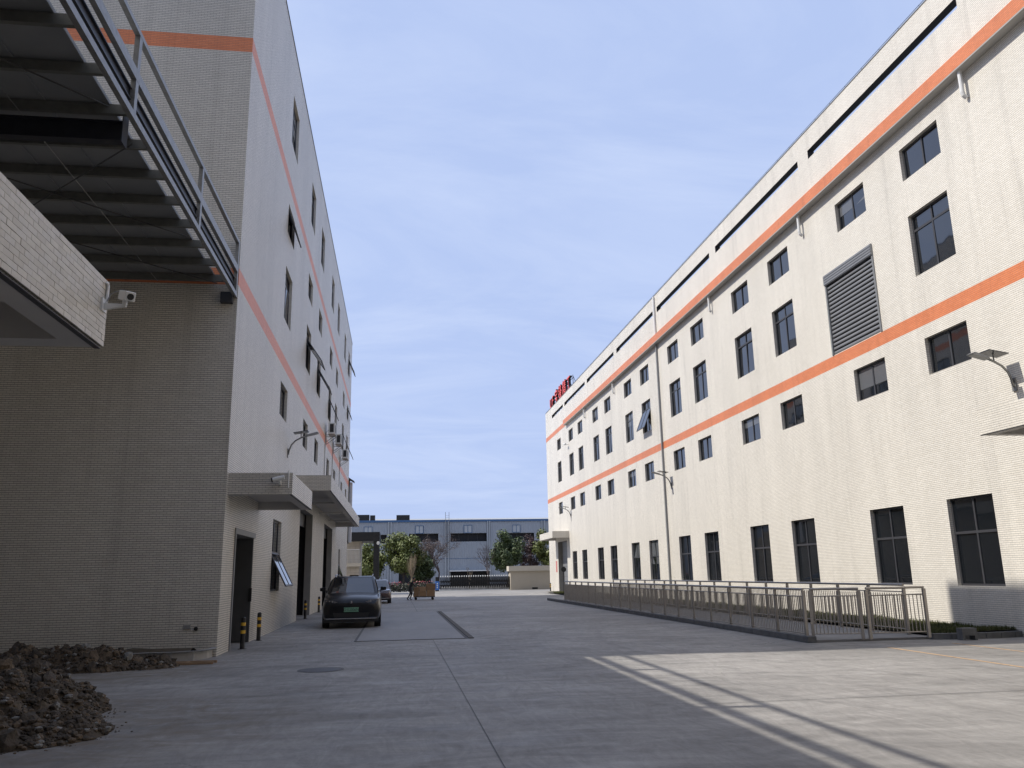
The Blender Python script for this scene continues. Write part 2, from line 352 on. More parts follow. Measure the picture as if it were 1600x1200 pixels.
# weighbridge let into the yard
wb = thing('weighbridge', 'flush steel framed weighbridge deck in front of the black car', 'weighbridge', (.4, 31, 0))
for i in range(4):
    MB().box(-1.02, 1.80, 22.66+i*4.19, 22.66+(i+1)*4.19-.015, .002, .014).build('deck_plate', deckm, wb)
MB().box(-1.09, -1.02, 22.6, 39.5, .001, .010).build('side_gap', jointm, wb)
MB().box(1.80, 1.90, 22.6, 39.5, .001, .008).build('side_gap', jointm, wb)
MB().box(1.90, 2.04, 22.6, 39.5, .001, .022).build('side_kerb', M('rusty_steel_edge', (.07, .06, .052), .8, var=.4, scale=3), wb)
MB().box(-1.09, 1.80, 22.6, 22.66, .001, .009).build('end_gap', jointm, wb)
MB().box(-1.09, 1.80, 39.42, 39.48, .001, .009).build('end_gap', jointm, wb)

# manhole cover
mh = thing('manhole_cover', 'round dark manhole cover in the shaded concrete', 'manhole', (-1.36, 16.1, 0))
MB().tube([(0, 0, .001), (0, 0, .008)], .36, 28).build('cover_plate', dkmetal, mh, (-1.36, 16.1, 0))
MB().tube([(0, 0, .001), (0, 0, .006)], .42, 28).build('cover_ring', kerbm, mh, (-1.36, 16.1, 0))

# ------------------------------------------------------------------ walls with openings
def wall(axis, pos, inward, u0, u1, z0, z1, openings, stripes, parent, mat=tile, smat=tile_o, reveal=True, rmat=None):
    us = sorted({u0, u1, *[min(max(q, u0), u1) for o in openings for q in o[:2]]})
    zs = sorted({z0, z1, *[min(max(q, z0), z1) for o in openings for q in o[2:4]], *[q for s in stripes for q in s]})
    P = (lambda u, z, d=0: (pos+inward*d, u, z)) if axis == 'x' else (lambda u, z, d=0: (u, pos+inward*d, z))
    wm = MB(); sm = [MB() for _ in stripes]
    for j in range(len(zs)-1):
        zc = (zs[j]+zs[j+1])/2; si = next((k for k, s in enumerate(stripes) if s[0] < zc < s[1]), None)
        run = None
        for i in range(len(us)-1):
            uc = (us[i]+us[i+1])/2
            hole = any(o[0] < uc < o[1] and o[2] < zc < o[3] for o in openings)
            if not hole: run = [run[0] if run else us[i], us[i+1]]
            if (hole or i == len(us)-2) and run:
                (wm if si is None else sm[si]).face([P(run[0], zs[j]), P(run[1], zs[j]), P(run[1], zs[j+1]), P(run[0], zs[j+1])]); run = None
    if reveal:
        for o in openings:
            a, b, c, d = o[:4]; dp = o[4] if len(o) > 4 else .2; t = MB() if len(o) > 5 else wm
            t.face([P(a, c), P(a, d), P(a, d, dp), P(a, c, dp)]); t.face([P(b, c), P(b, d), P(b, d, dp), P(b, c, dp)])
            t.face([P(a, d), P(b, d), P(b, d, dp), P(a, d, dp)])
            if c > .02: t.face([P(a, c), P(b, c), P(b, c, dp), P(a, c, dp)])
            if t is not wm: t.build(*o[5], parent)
    o = wm.build('wall', mat, parent)
    for s in sm:
        if s.f: s.build('stripe', smat, parent)
    return o

# ------------------------------------------------------------------ windows
_wm = {}; rwin = random.Random(31)
blindm = M('blind_behind_glass', (.11, .115, .125), .12, spec=.8)
def window_meshes(w, h, tr):
    k = (round(w, 3), round(h, 3), tr)
    if k in _wm: return _wm[k]
    t, d = .055, .035
    f = MB(); W2 = w/2
    f.box(-d, d, -W2, W2, 0, t).box(-d, d, -W2, W2, h-t, h).box(-d, d, -W2, -W2+t, t, h-t).box(-d, d, W2-t, W2, t, h-t)
    if tr: f.box(-d, d, -W2+t, W2-t, tr-t*.6, tr+t*.6)
    zz = [(t, tr-t*.6), (tr+t*.6, h-t)] if tr else [(t, h-t)]
    panes = []
    for a, b in zz:
        f.box(-d*.9, d*.9, -.03, .03, a, b)
        pm = MB().box(-.006, .006, -(W2-t-.03)/2, (W2-t-.03)/2, 0, b-a).mesh('pane', clear_glass if tr == 1.34 else glass)
        panes += [(pm, (-(W2-t-.03)/2-.03, a)), (pm, ((W2-t-.03)/2+.03, a))]
    _wm[k] = (f.mesh('window', framem), panes); return _wm[k]
def window(parent, x, y0, y1, z0, z1, tr=None):
    fm, panes = window_meshes(y1-y0, z1-z0, tr)
    wloc = Vector((x, (y0+y1)/2, z0)); w = inst('window', fm, parent, wloc)
    for pm, (dy, dz) in panes:
        inst('pane', pm, w, wloc+Vector((0, dy, dz)), (0, R(rwin.gauss(0, .5)), R(rwin.gauss(0, .6))))
    if rwin.random() < .22:      # a lowered blind behind the glass
        hgt = (z1-z0)*rwin.uniform(.25, .6); o = MB().box(-.004, .004, -(y1-y0)/2+.07, (y1-y0)/2-.07, (z1-z0)-.06-hgt, (z1-z0)-.06).build('blind', blindm, w, wloc+Vector((.0075 if x < 0 else -.0075, 0, 0)))
    return w
def open_sash(win, x, y0, y1, ztop, zbot, side, ang):
    # top hung sash swung out: hinge at ztop; side=+1 opens towards +X
    w, h, t = y1-y0, ztop-zbot, .05
    s = MB(); s.box(-.02, .02, -w/2, w/2, -t, 0).box(-.02, .02, -w/2, w/2, -h, -h+t).box(-.02, .02, -w/2, -w/2+t, -h+t, -t).box(-.02, .02, w/2-t, w/2, -h+t, -t).box(-.018, .018, -.02, .02, -h+t, -t)
    o = s.build('open_sash', framem, win, (x, (y0+y1)/2, ztop)); o.rotation_euler = (0, -side*R(ang), 0)
    for a, b in ((-w/2+t, -.02), (.02, w/2-t)):
        p = MB().box(-.006, .006, a, b, -h+t, -t).build('sash_pane', glass, win, (x, (y0+y1)/2, ztop)); p.rotation_euler = o.rotation_euler

def canopy(parent, xw, xo, y0, y1, z0, z1, beams=(), tm=None):
    s = 1 if xo > xw else -1; t = .14; xi = xo-s*t
    X = lambda a, b: (min(a, b), max(a, b))
    m = MB()
    m.box(*X(xi, xo), y0, y1, z0, z1).box(*X(xw, xi), y0, y0+t, z0, z1).box(*X(xw, xi), y1-t, y1, z0, z1)
    m.box(*X(xw, xi), y0+t, y1-t, z1-.14, z1-.01)
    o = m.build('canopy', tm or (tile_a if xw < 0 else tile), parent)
    b = .26
    q = MB()      # soffit: border strips a little below the recessed panel
    q.box(*X(xo-s*.02, xo-s*b), y0+.02, y1-.02, z0-.012, z0+.05)
    q.box(*X(xw+s*.001, xo-s*b), y0+.02, y0+b, z0-.012, z0+.05).box(*X(xw+s*.001, xo-s*b), y1-b, y1-.02, z0-.012, z0+.05)
    for yb in beams: q.box(*X(xw+s*.001, xo-s*b), yb-.15, yb+.15, z0-.011, z0+.05)
    q.box(*X(xw+s*.001, xo-s*t), y0+t, y1-t, z1-.30, z1-.145)
    for c, d in ((y0+t, y0+b), (y1-b, y1-t)): q.box(*X(xw+s*.001, xo-s*b), c, d, z0+.05, z1-.30)
    q.box(*X(xo-s*t, xo-s*b), y0+b, y1-b, z0+.05, z1-.30)
    q.build('soffit', soffit, o)
    MB().box(*X(xo+s*.004, xo-s*.05), y0-.004, y1+.004, z0-.02, z0-.012).build('drip_edge', dkmetal, o)
    return o

# ------------------------------------------------------------------ left factory (A)
A = thing('factory_building', 'tall cream tiled factory on the left in shade with two orange stripes', 'building', (XA, YA0, 0))
HA = 20.35
colsA = sorted([27.28+11.57*k for k in range(4)]+[34.03+11.57*k for k in range(3)])
WA = 1.75
rowsA = {'top': (16.78, 18.63, 1.35), 'r4': (13.36, 14.40, None), 'r3': (10.24, 12.10, 1.35), 'low': (6.92, 8.04, None)}
opA = []
for c in colsA:
    for a, b, t in rowsA.values(): opA.append((c, c+WA, a, b, .2))
gwinA = [(27.02, 28.95, 1.24, 3.48), (57.0, 58.8, 1.24, 3.48)]
opA += [(*q, .2) for q in gwinA]
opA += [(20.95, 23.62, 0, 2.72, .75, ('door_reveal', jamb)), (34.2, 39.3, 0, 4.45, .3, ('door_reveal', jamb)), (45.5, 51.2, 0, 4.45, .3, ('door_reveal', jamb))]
strA = [(8.59, 9.02), (14.98, 15.40)]
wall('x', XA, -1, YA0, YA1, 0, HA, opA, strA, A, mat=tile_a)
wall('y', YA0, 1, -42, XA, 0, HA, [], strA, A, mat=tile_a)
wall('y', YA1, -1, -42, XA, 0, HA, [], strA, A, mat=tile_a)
MB().face([(-42, YA0, 0), (-42, YA1, 0), (-42, YA1, HA), (-42, YA0, HA)]).build('back_wall', cwall, A)
MB().face([(-41.99, YA0+.01, 19.5), (XA-.01, YA0+.01, 19.5), (XA-.01, YA1-.01, 19.5), (-41.99, YA1-.01, 19.5)]).build('roof', roofgrey, A)
MB().box(XA-.25, XA+.02, YA0-.02, YA1+.02, HA, HA+.045).build('coping', dkmetal, A)
MB().box(-12, XA-.002, YA0+.002, 23.4, HA+.046, 22.05).build('stair_tower', tile_a, A)
openA = {('r4', 0): 20, ('r3', 1): 34, ('r3', 2): 30, ('r3', 3): 24, ('r3', 6): 24, ('top', 6): 24, ('r4', 6): 22, ('r3', 5): 22}
for i, c in enumerate(colsA):
    for rn, (a, b, t) in rowsA.items():
        w = window(A, XA-.13, c, c+WA, a, b, t)
        if (rn, i) in openA:
            zt = a+t-.02 if t else b-.05
            open_sash(w, XA-.07, c+.05, c+WA-.05, zt, a+.03, 1, openA[(rn, i)])
for j, q in enumerate(gwinA):
    w = window(A, XA-.13, *q, 1.22); open_sash(w, XA-.07, q[0]+.05, q[1]-.05, q[2]+1.2, q[2]+.03, 1, 27 if j == 0 else 20)
canopy(A, XA, -2.45, 19.72, 24.29, 3.55, 4.05)
canopy(A, XA, -2.45, 30.85, 54.0, 4.76, 5.31, beams=(36.6, 42.4, 48.2))
# steel side door in its deep reveal
d = MB().box(XA-.80, XA-.74, 20.95, 23.62, .02, 2.72).build('door', doorm, A)
MB().box(XA-.74, XA-.005, 23.56, 23.615, .02, 2.70).build('door_leaf', doorm, A)
MB().box(XA-.06, XA+.025, 23.52, 23.555, 1.05, 1.40).build('door_handle', black, d)
MB().box(XA-.03, XA+.03, 20.86, 23.72, 2.72, 2.86).build('door_lintel', lint, A)
MB().box(XA-.03, XA+.03, 20.86, 20.95, 0, 2.72).build('door_frame', lint, A)
for y0, y1 in ((34.2, 39.3), (45.5, 51.2)):
    MB().box(XA-.44, XA-.36, y0-.19, y1+.19, 3.9, 4.6).build('shutter_box', doorm, A)
    MB().box(XA-4.0, XA-3.9, y0-.3, y1+.3, 0, 4.62).build('interior_shade_wall', darkopen, A)  # added box behind the doorway, coloured near-black to paint in an unlit interior
    MB().box(XA-3.9, XA-.31, y0-.3, y0-.2, 0, 4.62).build('interior_shade_wall', darkopen, A); MB().box(XA-3.9, XA-.31, y1+.2, y1+.3, 0, 4.62).build('interior_shade_wall', darkopen, A)
    MB().box(XA-3.9, XA-.31, y0-.2, y1+.2, 4.605, 4.66).build('interior_shade_ceiling', darkopen, A)

# wall lamp with solar panel
def solar_lamp(label, loc, side, sc_=1.0):
    L = local_thing('solar_wall_lamp', label, 'lamp', loc, 0 if side > 0 else math.pi, 'solar lamps on the factory walls')
    MB().box(0, .03, -.07, .07, -.16, .16).build('wall_plate', galv, L)
    MB().tube([(.03, 0, -.05), (.06, 0, .12), (.13, 0, .30), (.26, 0, .45), (.46, 0, .56), (.66, 0, .64)], .028, 8).build('arm', galv, L, smooth=True)
    MB().prism([(.62, .60), (.66, .66), (1.0, .76), (1.06, .73), (1.02, .70)], 'y', -.11, .11).build('lamp_head', pipeg, L)
    p = MB().prism([(.20, .70), (.70, .78), (.70, .80), (.20, .72)], 'y', -.21, .21).build('solar_panel', panelm, L)
    MB().tube([(.45, 0, .55), (.45, 0, .74)], .018, 6).build('panel_stem', galv, L)
    return L
solar_lamp('solar lamp on the shaded left wall above the first canopy', (XA, 29.65, 5.95), 1)
# air conditioners
acb = M('ac_casing', (.55, .55, .53), .5, var=.06, scale=3)
for k, (y, z) in enumerate(((44.2, 9.1), (49.3, 9.35), (55.4, 9.35))):
    a = thing('air_conditioner', ['nearest air conditioner unit bracketed to the left wall', 'middle air conditioner unit bracketed to the left wall', 'farthest air conditioner unit bracketed to the left wall'][k], 'air conditioner', (XA, y, z), 'air conditioners on the left factory')
    MB().box(XA+.16, XA+.52, y, y+.86, z, z+.62).build('casing', acb, a, bevel=.015)
    MB().tube([(XA+.52, y+.34, z+.31), (XA+.535, y+.34, z+.31)], .25, 20).build('fan_grille', black, a)
    MB().box(XA+.24, XA+.44, y-.006, y-.001, z+.1, z+.54).build('side_grille', black, a)
    for q in (.12, .74):
        MB().tube([(XA, y+q, z-.03), (XA+.58, y+q, z-.03)], .018, 4).tube([(XA, y+q, z-.45), (XA+.55, y+q, z-.04)], .014, 4).tube([(XA+.01, y+q, z-.5), (XA+.01, y+q, z+.1)], .016, 4).build('bracket', galv, a)
    MB().tube([(XA+.2, y-.05, z+.2), (XA+.08, y-.1, z+.1), (XA+.03, y-.1, z-.6), (XA+.03, y-.1, z-2.4)], .02, 5).build('drain_hose', pipeg, a)
# tall dark sign frame on the far corner of the left factory
sg = thing('projecting_sign', 'tall narrow black framed sign on far corner of left factory', 'sign', (XA, YA1, 4.2))
MB().box(XA-.1, XA+.06, 66.55, 67.6, 4.2, 9.3).build('sign_frame', black, sg)
MB().box(XA+.06, XA+.26, 66.75, 67.5, 4.3, 9.0).build('sign_panel', M('sign_face', (.55, .55, .56), .5), sg)
MB().prism([(XA-.1, 9.3), (XA+.42, 9.0), (XA+.42, 9.08), (XA-.1, 9.42)], 'y', 66.55, 67.6).build('sign_cap', black, sg)

# planter at the corner of the left factory
pl = thing('corner_planter', 'low kerbed planter of soil at left factory corner', 'planter', (-4.6, 19, 0))
pts = [(-3.98, 19.5), (-4.0, 19.1), (-4.2, 18.75), (-4.6, 18.6), (-9, 18.6), (-9, 19.5)]
k_ = MB()
for i in range(len(pts)-2):
    a, b = Vector((*pts[i], 0)), Vector((*pts[i+1], 0)); n_ = (b-a).normalized().cross(Vector((0, 0, 1)))*.12
    k_.face([a, b, b+Vector((0, 0, .2)), a+Vector((0, 0, .2))]).face([a+Vector((0, 0, .2)), b+Vector((0, 0, .2)), b+n_*-1+Vector((0, 0, .2)), a+n_*-1+Vector((0, 0, .2))])
k_.build('kerb', conc2, pl)
so_ = MB()
for i in range(24):
    for j in range(5):
        x0, x1 = -8.9+i*.2, -8.9+(i+1)*.2; y0, y1 = 18.72+j*.155, 18.72+(j+1)*.155
        h = lambda x, y: .13+.16*max(0, noise.noise(Vector((x*1.3, y*1.3, 1))))+.10*math.sin(min(1, max(0, (y-18.7)/.8))*3.1)
        if x1 > -4.12: continue
        so_.face([(x0, y0, h(x0, y0)), (x1, y0, h(x1, y0)), (x1, y1, h(x1, y1)), (x0, y1, h(x0, y1))])
so_.build('planter_soil', soilgm, pl)
vt = MB().box(-4.62, -4.48, 19.51, 19.538, .60, .68).build('wall_vent', jamb, A); MB().tube([(-4.36, 19.49, .60), (-4.36, 19.54, .60)], .042, 10).build('vent_cap', black, A)

# ------------------------------------------------------------------ near left annex (C) and its canopy
Cb = thing('annex_building', 'near left annex whose tiled canopy fascia juts in at the left edge', 'building', (-4.1, 7, 0))
wall('x', -4.1, -1, -25, 7.0, 0, 24.3, [], [], Cb, mat=tile_a)  # annex height above the view invented to hold back sky light
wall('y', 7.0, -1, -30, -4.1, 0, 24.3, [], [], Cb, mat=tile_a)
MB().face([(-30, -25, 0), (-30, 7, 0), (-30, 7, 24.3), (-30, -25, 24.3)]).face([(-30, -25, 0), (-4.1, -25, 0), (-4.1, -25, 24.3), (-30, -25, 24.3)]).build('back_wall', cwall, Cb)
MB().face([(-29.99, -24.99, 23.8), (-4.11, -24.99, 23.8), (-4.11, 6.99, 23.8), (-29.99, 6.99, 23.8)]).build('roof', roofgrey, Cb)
MB().box(-4.09, 30, -24.9, -6, 0, 24.2).build('unseen_sky_blocker', tile_a, Cb)  # unseen block added behind the camera to cut sky light
cz0, cz1, cx, cy1 = 3.67, 4.27, -2.6, 7.42
cn = canopy(Cb, -4.1, cx-.02, -6, cy1-.02, cz0, cz1)
# individually set facing tiles on the visible end of the fascia
tcol = [M('facing_tile_a', (.60, .555, .475), .45, var=.06, scale=14), M('facing_tile_b', (.545, .50, .425), .45, var=.06, scale=14), M('facing_tile_c', (.585, .545, .48), .45, var=.06, scale=14)]
MB().box(cx-.02, cx-.012, 4.09, cy1-.02, cz0+.001, cz1-.001).build('mortar_bed', M('dark_mortar', (.085, .075, .068), .9), cn)
rt = random.Random(5)
def tmesh(w, m): return MB().box(0, .012, -w, 0, 0, .0455).mesh('tile', m)
full = [tmesh(.1455, m) for m in tcol]; half = [tmesh(.0705, m) for m in tcol]
for r_ in range(12):
    z = cz0+.003+r_*.05; y = cy1-.002
    if r_ % 2: inst('tile', rt.choice(half), cn, (cx-.0125+rt.uniform(0, .002), y, z)); y -= .075
    while y > 4.25:
        inst('tile', rt.choice(full), cn, (cx-.0125+rt.uniform(-.001, .002), y, z)); y -= .15
# plain tiles on the far return are covered by the brick material of the canopy itself

# security cameras
def cctv(label, loc, kind, rotz=0):
    c = local_thing('security_camera', label, 'camera', loc, rotz, 'white security cameras')
    if kind == 'arm':
        MB().box(0, .02, -.06, .06, -.07, .07).build('base_plate', whitep, c)
        MB().prism([(.02, -.05), (.21, -.015), (.24, -.015), (.24, .015), (.02, .02)], 'y', -.02, .02).build('arm', whitep, c)
        MB().tube([(.225, 0, 0), (.225, 0, .07)], .025, 8).build('joint', whitep, c)
        b = MB().box(-.055, .055, -.15, .06, -.05, .055).build('body', whitep, c, (.225, 0, .11), bevel=.01); b.rotation_euler = (R(18), 0, R(38))
        lo = MB().tube([(0, -.16, 0), (0, -.149, 0)], .035, 12).build('lens', black, b, (.225, 0, .11)); lo.location = (0, 0, 0)
        MB().tube([(.012, .02, .26), (.016, .06, .24), (.018, .06, .1), (.018, .02, 0)], .018, 8).build('conduit', whitep, c, smooth=True)
        MB().tube([(.02, .03, .02), (.06, .04, .14), (.12, .03, .17), (.2, 0, .155)], .006, 5).build('cable', pipeg, c)
    else:
        MB().tube([(0, 0, -.10), (0, -.06, -.10), (0, -.12, -.03)], .03, 8).build('mount', whitep, c)
        MB().tube([(.10, -.15, .05), (-.16, -.15, -.01)], .05, 12).build('body', whitep, c, smooth=False)
        MB().tube([(-.16, -.15, -.01), (-.19, -.15, -.017)], .053, 12).build('lens', black, c)
        MB().tube([(.18, -.01, -.18), (.18, -.01, .22)], .016, 6).build('conduit', whitep, c)
    return c
cctv('white box camera on bracket at end of near left canopy', (cx, 7.30, 4.02), 'arm').scale = (.82, .82, .82)
cctv('white bullet camera on the end of the left factory canopy', (-2.72, 19.72, 3.88), 'bullet')

# ------------------------------------------------------------------ steel link roof between annex and left factory
S = thing('steel_link_roof', 'dark steel link roof with galvanised rails between annex and left factory', 'roof', (-4, 7, 8.3))
t = .04
for z, hz in ((8.315, .055), (8.96, .085), (9.65, .04)):
    MB().box(-3.95-t, -3.95+t, 7.02, YA0-.004, z-hz, z+hz).build('rail', galv, S)
for y in (7.4, 11.5, 15.62, 19.46):
    MB().box(-3.95-t+.002, -3.95+t-.002, y-.06, y+.06, 8.37, 8.96-.085).build('post', galv, S)
    MB().box(-3.95-t+.002, -3.95+t-.002, y-.06, y+.06, 8.96+.085, 9.65-t).build('post', galv, S)
def ibeam(axis, a, b, c, z0, z1, w):
    m = MB(); tw, tf = .012, .02
    pr = [(c-w/2, z0), (c+w/2, z0), (c+w/2, z0+tf), (c+tw, z0+tf), (c+tw, z1-tf), (c+w/2, z1-tf), (c+w/2, z1), (c-w/2, z1), (c-w/2, z1-tf), (c-tw, z1-tf), (c-tw, z0+tf), (c-w/2, z0+tf)]
    return m.prism(pr, axis, a, b)
ibeam('y', 7.02, YA0-.02, -4.01, 8.53, 8.73, .10).build('edge_beam', ibeamm, S)
for y in (7.3, 12.15):
    ibeam('x', -24, -4.26, y, 8.22, 8.55, .16).build('cross_beam', ibeamm, S)
    MB().box(-4.26, -4.245, y-.12, y+.12, 8.18, 8.72).build('end_plate', rustm, S)
y = 7.75
while y < 19.3:
    MB().box(-24, -4.065, y-.035, y+.035, 8.56, 8.72).build('purlin', purl, S)
    MB().box(-4.0, -3.7, y-.06, y+.06, 8.81, 8.90).build('cleat', rustm, S) if False else None
    y += 1.045
for i in range(21):
    x1 = -4.42-i*.92
    m_ = MB().box(x1-.912, x1, 7.04, YA0-.03, 8.74, 8.78).box(x1-.03, x1-.002, 7.05, YA0-.04, 8.725, 8.739)
    m_.build('sheet', sheetm, S)
for p, q in (((-4.32, 11.6, 8.50), (-8.2, 7.6, 8.50)), ((-4.32, 12.7, 8.50), (-8.2, 16.6, 8.50)), ((-8.2, 12.7, 8.48), (-4.32, 16.4, 8.48)), ((-8.2, 15.6, 8.50), (-4.32, 19.2, 8.50)), ((-8.2, 16.8, 8.47), (-11.8, 12.7, 8.47)), ((-8.2, 11.6, 8.47), (-11.8, 7.7, 8.47))):
    MB().tube([p, q], .012, 6).build('brace_rod', rodm, S)
for x in (-5.7, -7.4):
    MB().tube([(x, 7.3, 8.55), (x, 19.3, 8.55)], .008, 5).build('tie_rod', galv, S)
MB().box(-4.27, -3.995, YA0-.16, YA0-.005, 8.10, 8.36).build('wall_bracket', rustm, S)

# ------------------------------------------------------------------ right factory (B)
B = thing('factory_building', 'sunlit cream tiled factory on the right with orange stripes and window rows', 'building', (XB, 30, 0))
HB = 17.06
PB = 8.905; WB = 1.735
colsB = []
for k in range(-1, 7):
    colsB.append((k, 0, 18.46+PB*k))
    if k < 6: colsB.append((k, 1, 22.13+PB*k))
rowsB = {'g': (1.13, 3.36, 1.34), 'r2': (6.77, 7.81, None), 'r3': (9.63, 11.46, 1.36), 'r4': (12.56, 13.55, None)}
wins = []
for k, s, y in colsB:
    for rn, (a, b, t) in rowsB.items():
        if rn == 'g' and k == 6: continue
        if rn == 'r3' and (k, s) == (0, 1): continue
        wins.append((rn, k, s, y, y+WB, a, b, t))
slots = [(17.06+PB*k, 25.2+PB*k, 15.98, 16.30, .25, ('slot_reveal', slotm)) for k in range(-3, 6)]+[(70.45, 75.75, 15.98, 16.30, .25, ('slot_reveal', slotm))]
strB = [(8.18, 8.58)]
opB = [(*q[3:7], .2) for q in wins]+slots+[(22.12, 24.92, 8.60, 11.36, .12), (70.6, 74.7, 0, 4.35, .5, ('door_reveal', jamb))]
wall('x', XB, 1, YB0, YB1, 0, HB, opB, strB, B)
MB().box(XB-.008, XB-.001, 69.3, YB1, 14.2, 14.6).build('stripe', tile_o, B)
wall('x', XB+.25, 1, YB0, YB1, 15.6, HB, slots, [], B, reveal=False)
wall('y', YB1, -1, XB, 50, 0, HB, [], strB, B)
wall('y', YB0, 1, XB, 50, 0, HB, [], strB, B)
MB().face([(50, YB0, 0), (50, YB1, 0), (50, YB1, 15.8), (50, YB0, 15.8)]).build('back_wall', cwall, B)
MB().face([(XB+.251, YB0+.01, 15.6), (49.99, YB0+.01, 15.6), (49.99, YB1-.01, 15.6), (XB+.251, YB1-.01, 15.6)]).build('roof', roofgrey, B)
MB().box(XB-.015, XB+.29, YB0, YB1+.015, HB, HB+.035).build('coping', lint, B)
lc = MB().tube([(XB+.03, YB0, HB+.12), (XB+.03, YB1, HB+.12)], .008, 5)
y = YB0+.5
while y < YB1: lc.tube([(XB+.03, y, HB+.03), (XB+.03, y, HB+.12)], .008, 4); y += 1.0
lc.build('lightning_conductor', rodm, B)
gt = MB().box(XB-.28, XB-.002, YB0, 69.3, 14.205, 14.60).build('gutter', tile_o, B)
MB().box(XB-.275, XB-.002, YB0, 69.295, 14.17, 14.203).build('gutter_soffit', soffit, gt)
for k in (-2, -1, 0, 1, 2, 4, 5):
    y = 17.18+PB*k
    MB().tube([(XB-.14, y, 14.17), (XB-.14, y, 13.56), (XB-.12, y, 13.47), (XB-.04, y, 13.40)], .055, 10).build('downspout', pipew, B)
MB().tube([(XB-.07, 43.3, 14.17), (XB-.07, 43.3, .05)], .055, 10).build('downpipe', pipeg, B)
MB().tube([(XB-.07, 43.3, 14.60), (XB-.07, 43.3, 15.9)], .06, 10).build('downpipe', pipew, B)
MB().tube([(XB-.07, 43.3, 15.9), (XB-.07, 43.3, 17.0)], .06, 10).build('downpipe', pipew, B)
for rn, k, s, y0, y1, a, b, t in wins:
    w = window(B, XB+.14, y0, y1, a, b, t)
    if rn == 'r3' and k == 3 and s == 0: open_sash(w, XB+.08, y0+.05, y1-.05, a+t-.02, a+.03, -1, 22)
# upper roller shutter
rs = MB().box(XB-.06, XB+.1, 22.06, 24.98, 11.06, 11.42).build('roller_shutter', shutm, B)
for j in range(4): MB().box(XB-.075, XB-.061, 22.07, 24.97, 11.085+j*.085, 11.14+j*.085).build('box_rib', shutm, rs)
for yy in (22.06, 24.90): MB().box(XB-.03, XB+.08, yy, yy+.08, 8.60, 11.06).build('guide_rail', lint, rs)
slat = MB().prism([(0, .045), (-.045, .004), (-.062, .03), (-.062, .075), (-.045, .098), (0, .118)], 'y', 22.14, 24.90).mesh('slat', shutm)
for j in range(17): inst('slat', slat, rs, (XB+.075, 0, 8.62+j*.1425))
MB().box(XB+.085, XB+.11, 22.12, 24.92, 8.60, 11.1).build('shutter_back', black, rs)
# far loading door
fd = MB().box(XB+.42, XB+.47, 70.6, 74.7, 0, 4.35).build('loading_door', lint, B)
for j in range(10): MB().box(XB+.40, XB+.42, 70.62, 74.68, .05+j*.43, .05+j*.43+.40).build('door_panel', shutm, fd)
canopy(B, XB, 13.0, -4, 16.7, 4.50, 5.05)
canopy(B, XB, 13.0, 69.5, 75.9, 4.55, 5.10)
MB().box(XB-.012, XB-.002, 75.3, 75.9, 1.7, 2.7).build('notice', M('pink_notice', (.50, .16, .15), .6), B)
solar_lamp('solar lamp on the right wall nearest the camera, casting a shadow', (XB, 17.16, 5.80), -1)
solar_lamp('solar lamp on the right wall beside the long downpipe', (XB, 42.3, 6.05), -1)
solar_lamp('solar lamp farthest along the right wall above the last canopy', (XB, 68.5, 6.3), -1)
bc = local_thing('security_camera', 'small white camera high on the sunlit right wall', 'camera', (XB, 68.6, 12.4), 0, 'white security cameras')
MB().tube([(0, 0, 0), (-.25, 0, 0)], .03, 6).build('arm', whitep, bc); MB().tube([(-.3, .25, .05), (-.3, -.2, -.02)], .09, 8).build('body', whitep, bc)

# roof sign
sg = thing('roof_sign', 'red raised lettering sign on steel frame on right factory roof', 'sign', (XB+.5, 73, HB))
for i in range(7):
    y = 68.3+i*1.6
    MB().tube([(XB+.55, y, 15.6), (XB+.55, y, 18.5)], .03, 5).tube([(XB+1.6, y, 15.7), (XB+.6, y, 18.3)], .025, 5).build('support', dkmetal, sg)
for z in (17.35, 18.25): MB().tube([(XB+.55, 68.0, z), (XB+.55, 78.0, z)], .025, 5).build('frame_bar', dkmetal, sg)
MB().box(XB+.45, XB+.52, 75.6, 78.2, 17.08, 17.34).build('sign_base', dkmetal, sg)
for ch, y, size, z in (('U', 77.6, 1.25, 17.42), ('F', 76.45, 1.35, 17.42), ('宝', 74.7, 1.55, 17.32), ('锋', 72.8, 1.55, 17.32), ('精', 70.9, 1.55, 17.32), ('工', 69.0, 1.55, 17.32)):
    m = text_mesh(ch, size, .02, redsign); m2 = text_mesh(ch, size*1.0, .22, signside)
    rot = Matrix(((0, 0, -1), (-1, 0, 0), (0, 1, 0))).to_euler()      # text right -> -Y, up -> Z, facing -X
    l = inst('letter_side', m2, sg, (XB+.38, y, z), rot); f_ = inst('letter_face', m, sg, (XB+.255, y, z), rot)

# ------------------------------------------------------------------ kerbed grass strip, ramp and railings along the right factory
ks = thing('kerb', 'grey concrete kerb edging the ramp railing on the right', 'kerb', (9.3, 35, 0))
yy = 18.3
while yy < 51.5:
    MB().box(9.22, 9.44, yy, min(yy+.99, 51.7), 0, .14).build('kerb_stone', kerbm, ks, bevel=.012); yy += 1.0
k2 = thing('kerb', 'dark kerb round the grass strip at the right edge', 'kerb', (13, 17.7, 0))
cv = [(12.2, 18.15), (13.0, 17.95), (13.6, 17.9), (14.1, 18.0), (14.44, 18.15)]
cvl = [(12.2+i*.4, 18.12-.16*math.sin(i/6*math.pi)) for i in range(6)]+[(14.44, 18.1)]
for i in range(len(cvl)-1):
    (xa, ya), (xb, yb) = cvl[i], cvl[i+1]
    m = MB(); xb -= .015
    m.prism([(xa, ya), (xb, yb), (xb, yb+.14), (xa, ya+.14)], 'z', 0, .13); m.build('kerb_stone', kerbm, k2)
dm = thing('drain_block', 'small concrete drain block set in the grass kerb', 'block', (12.75, 17.9, 0))
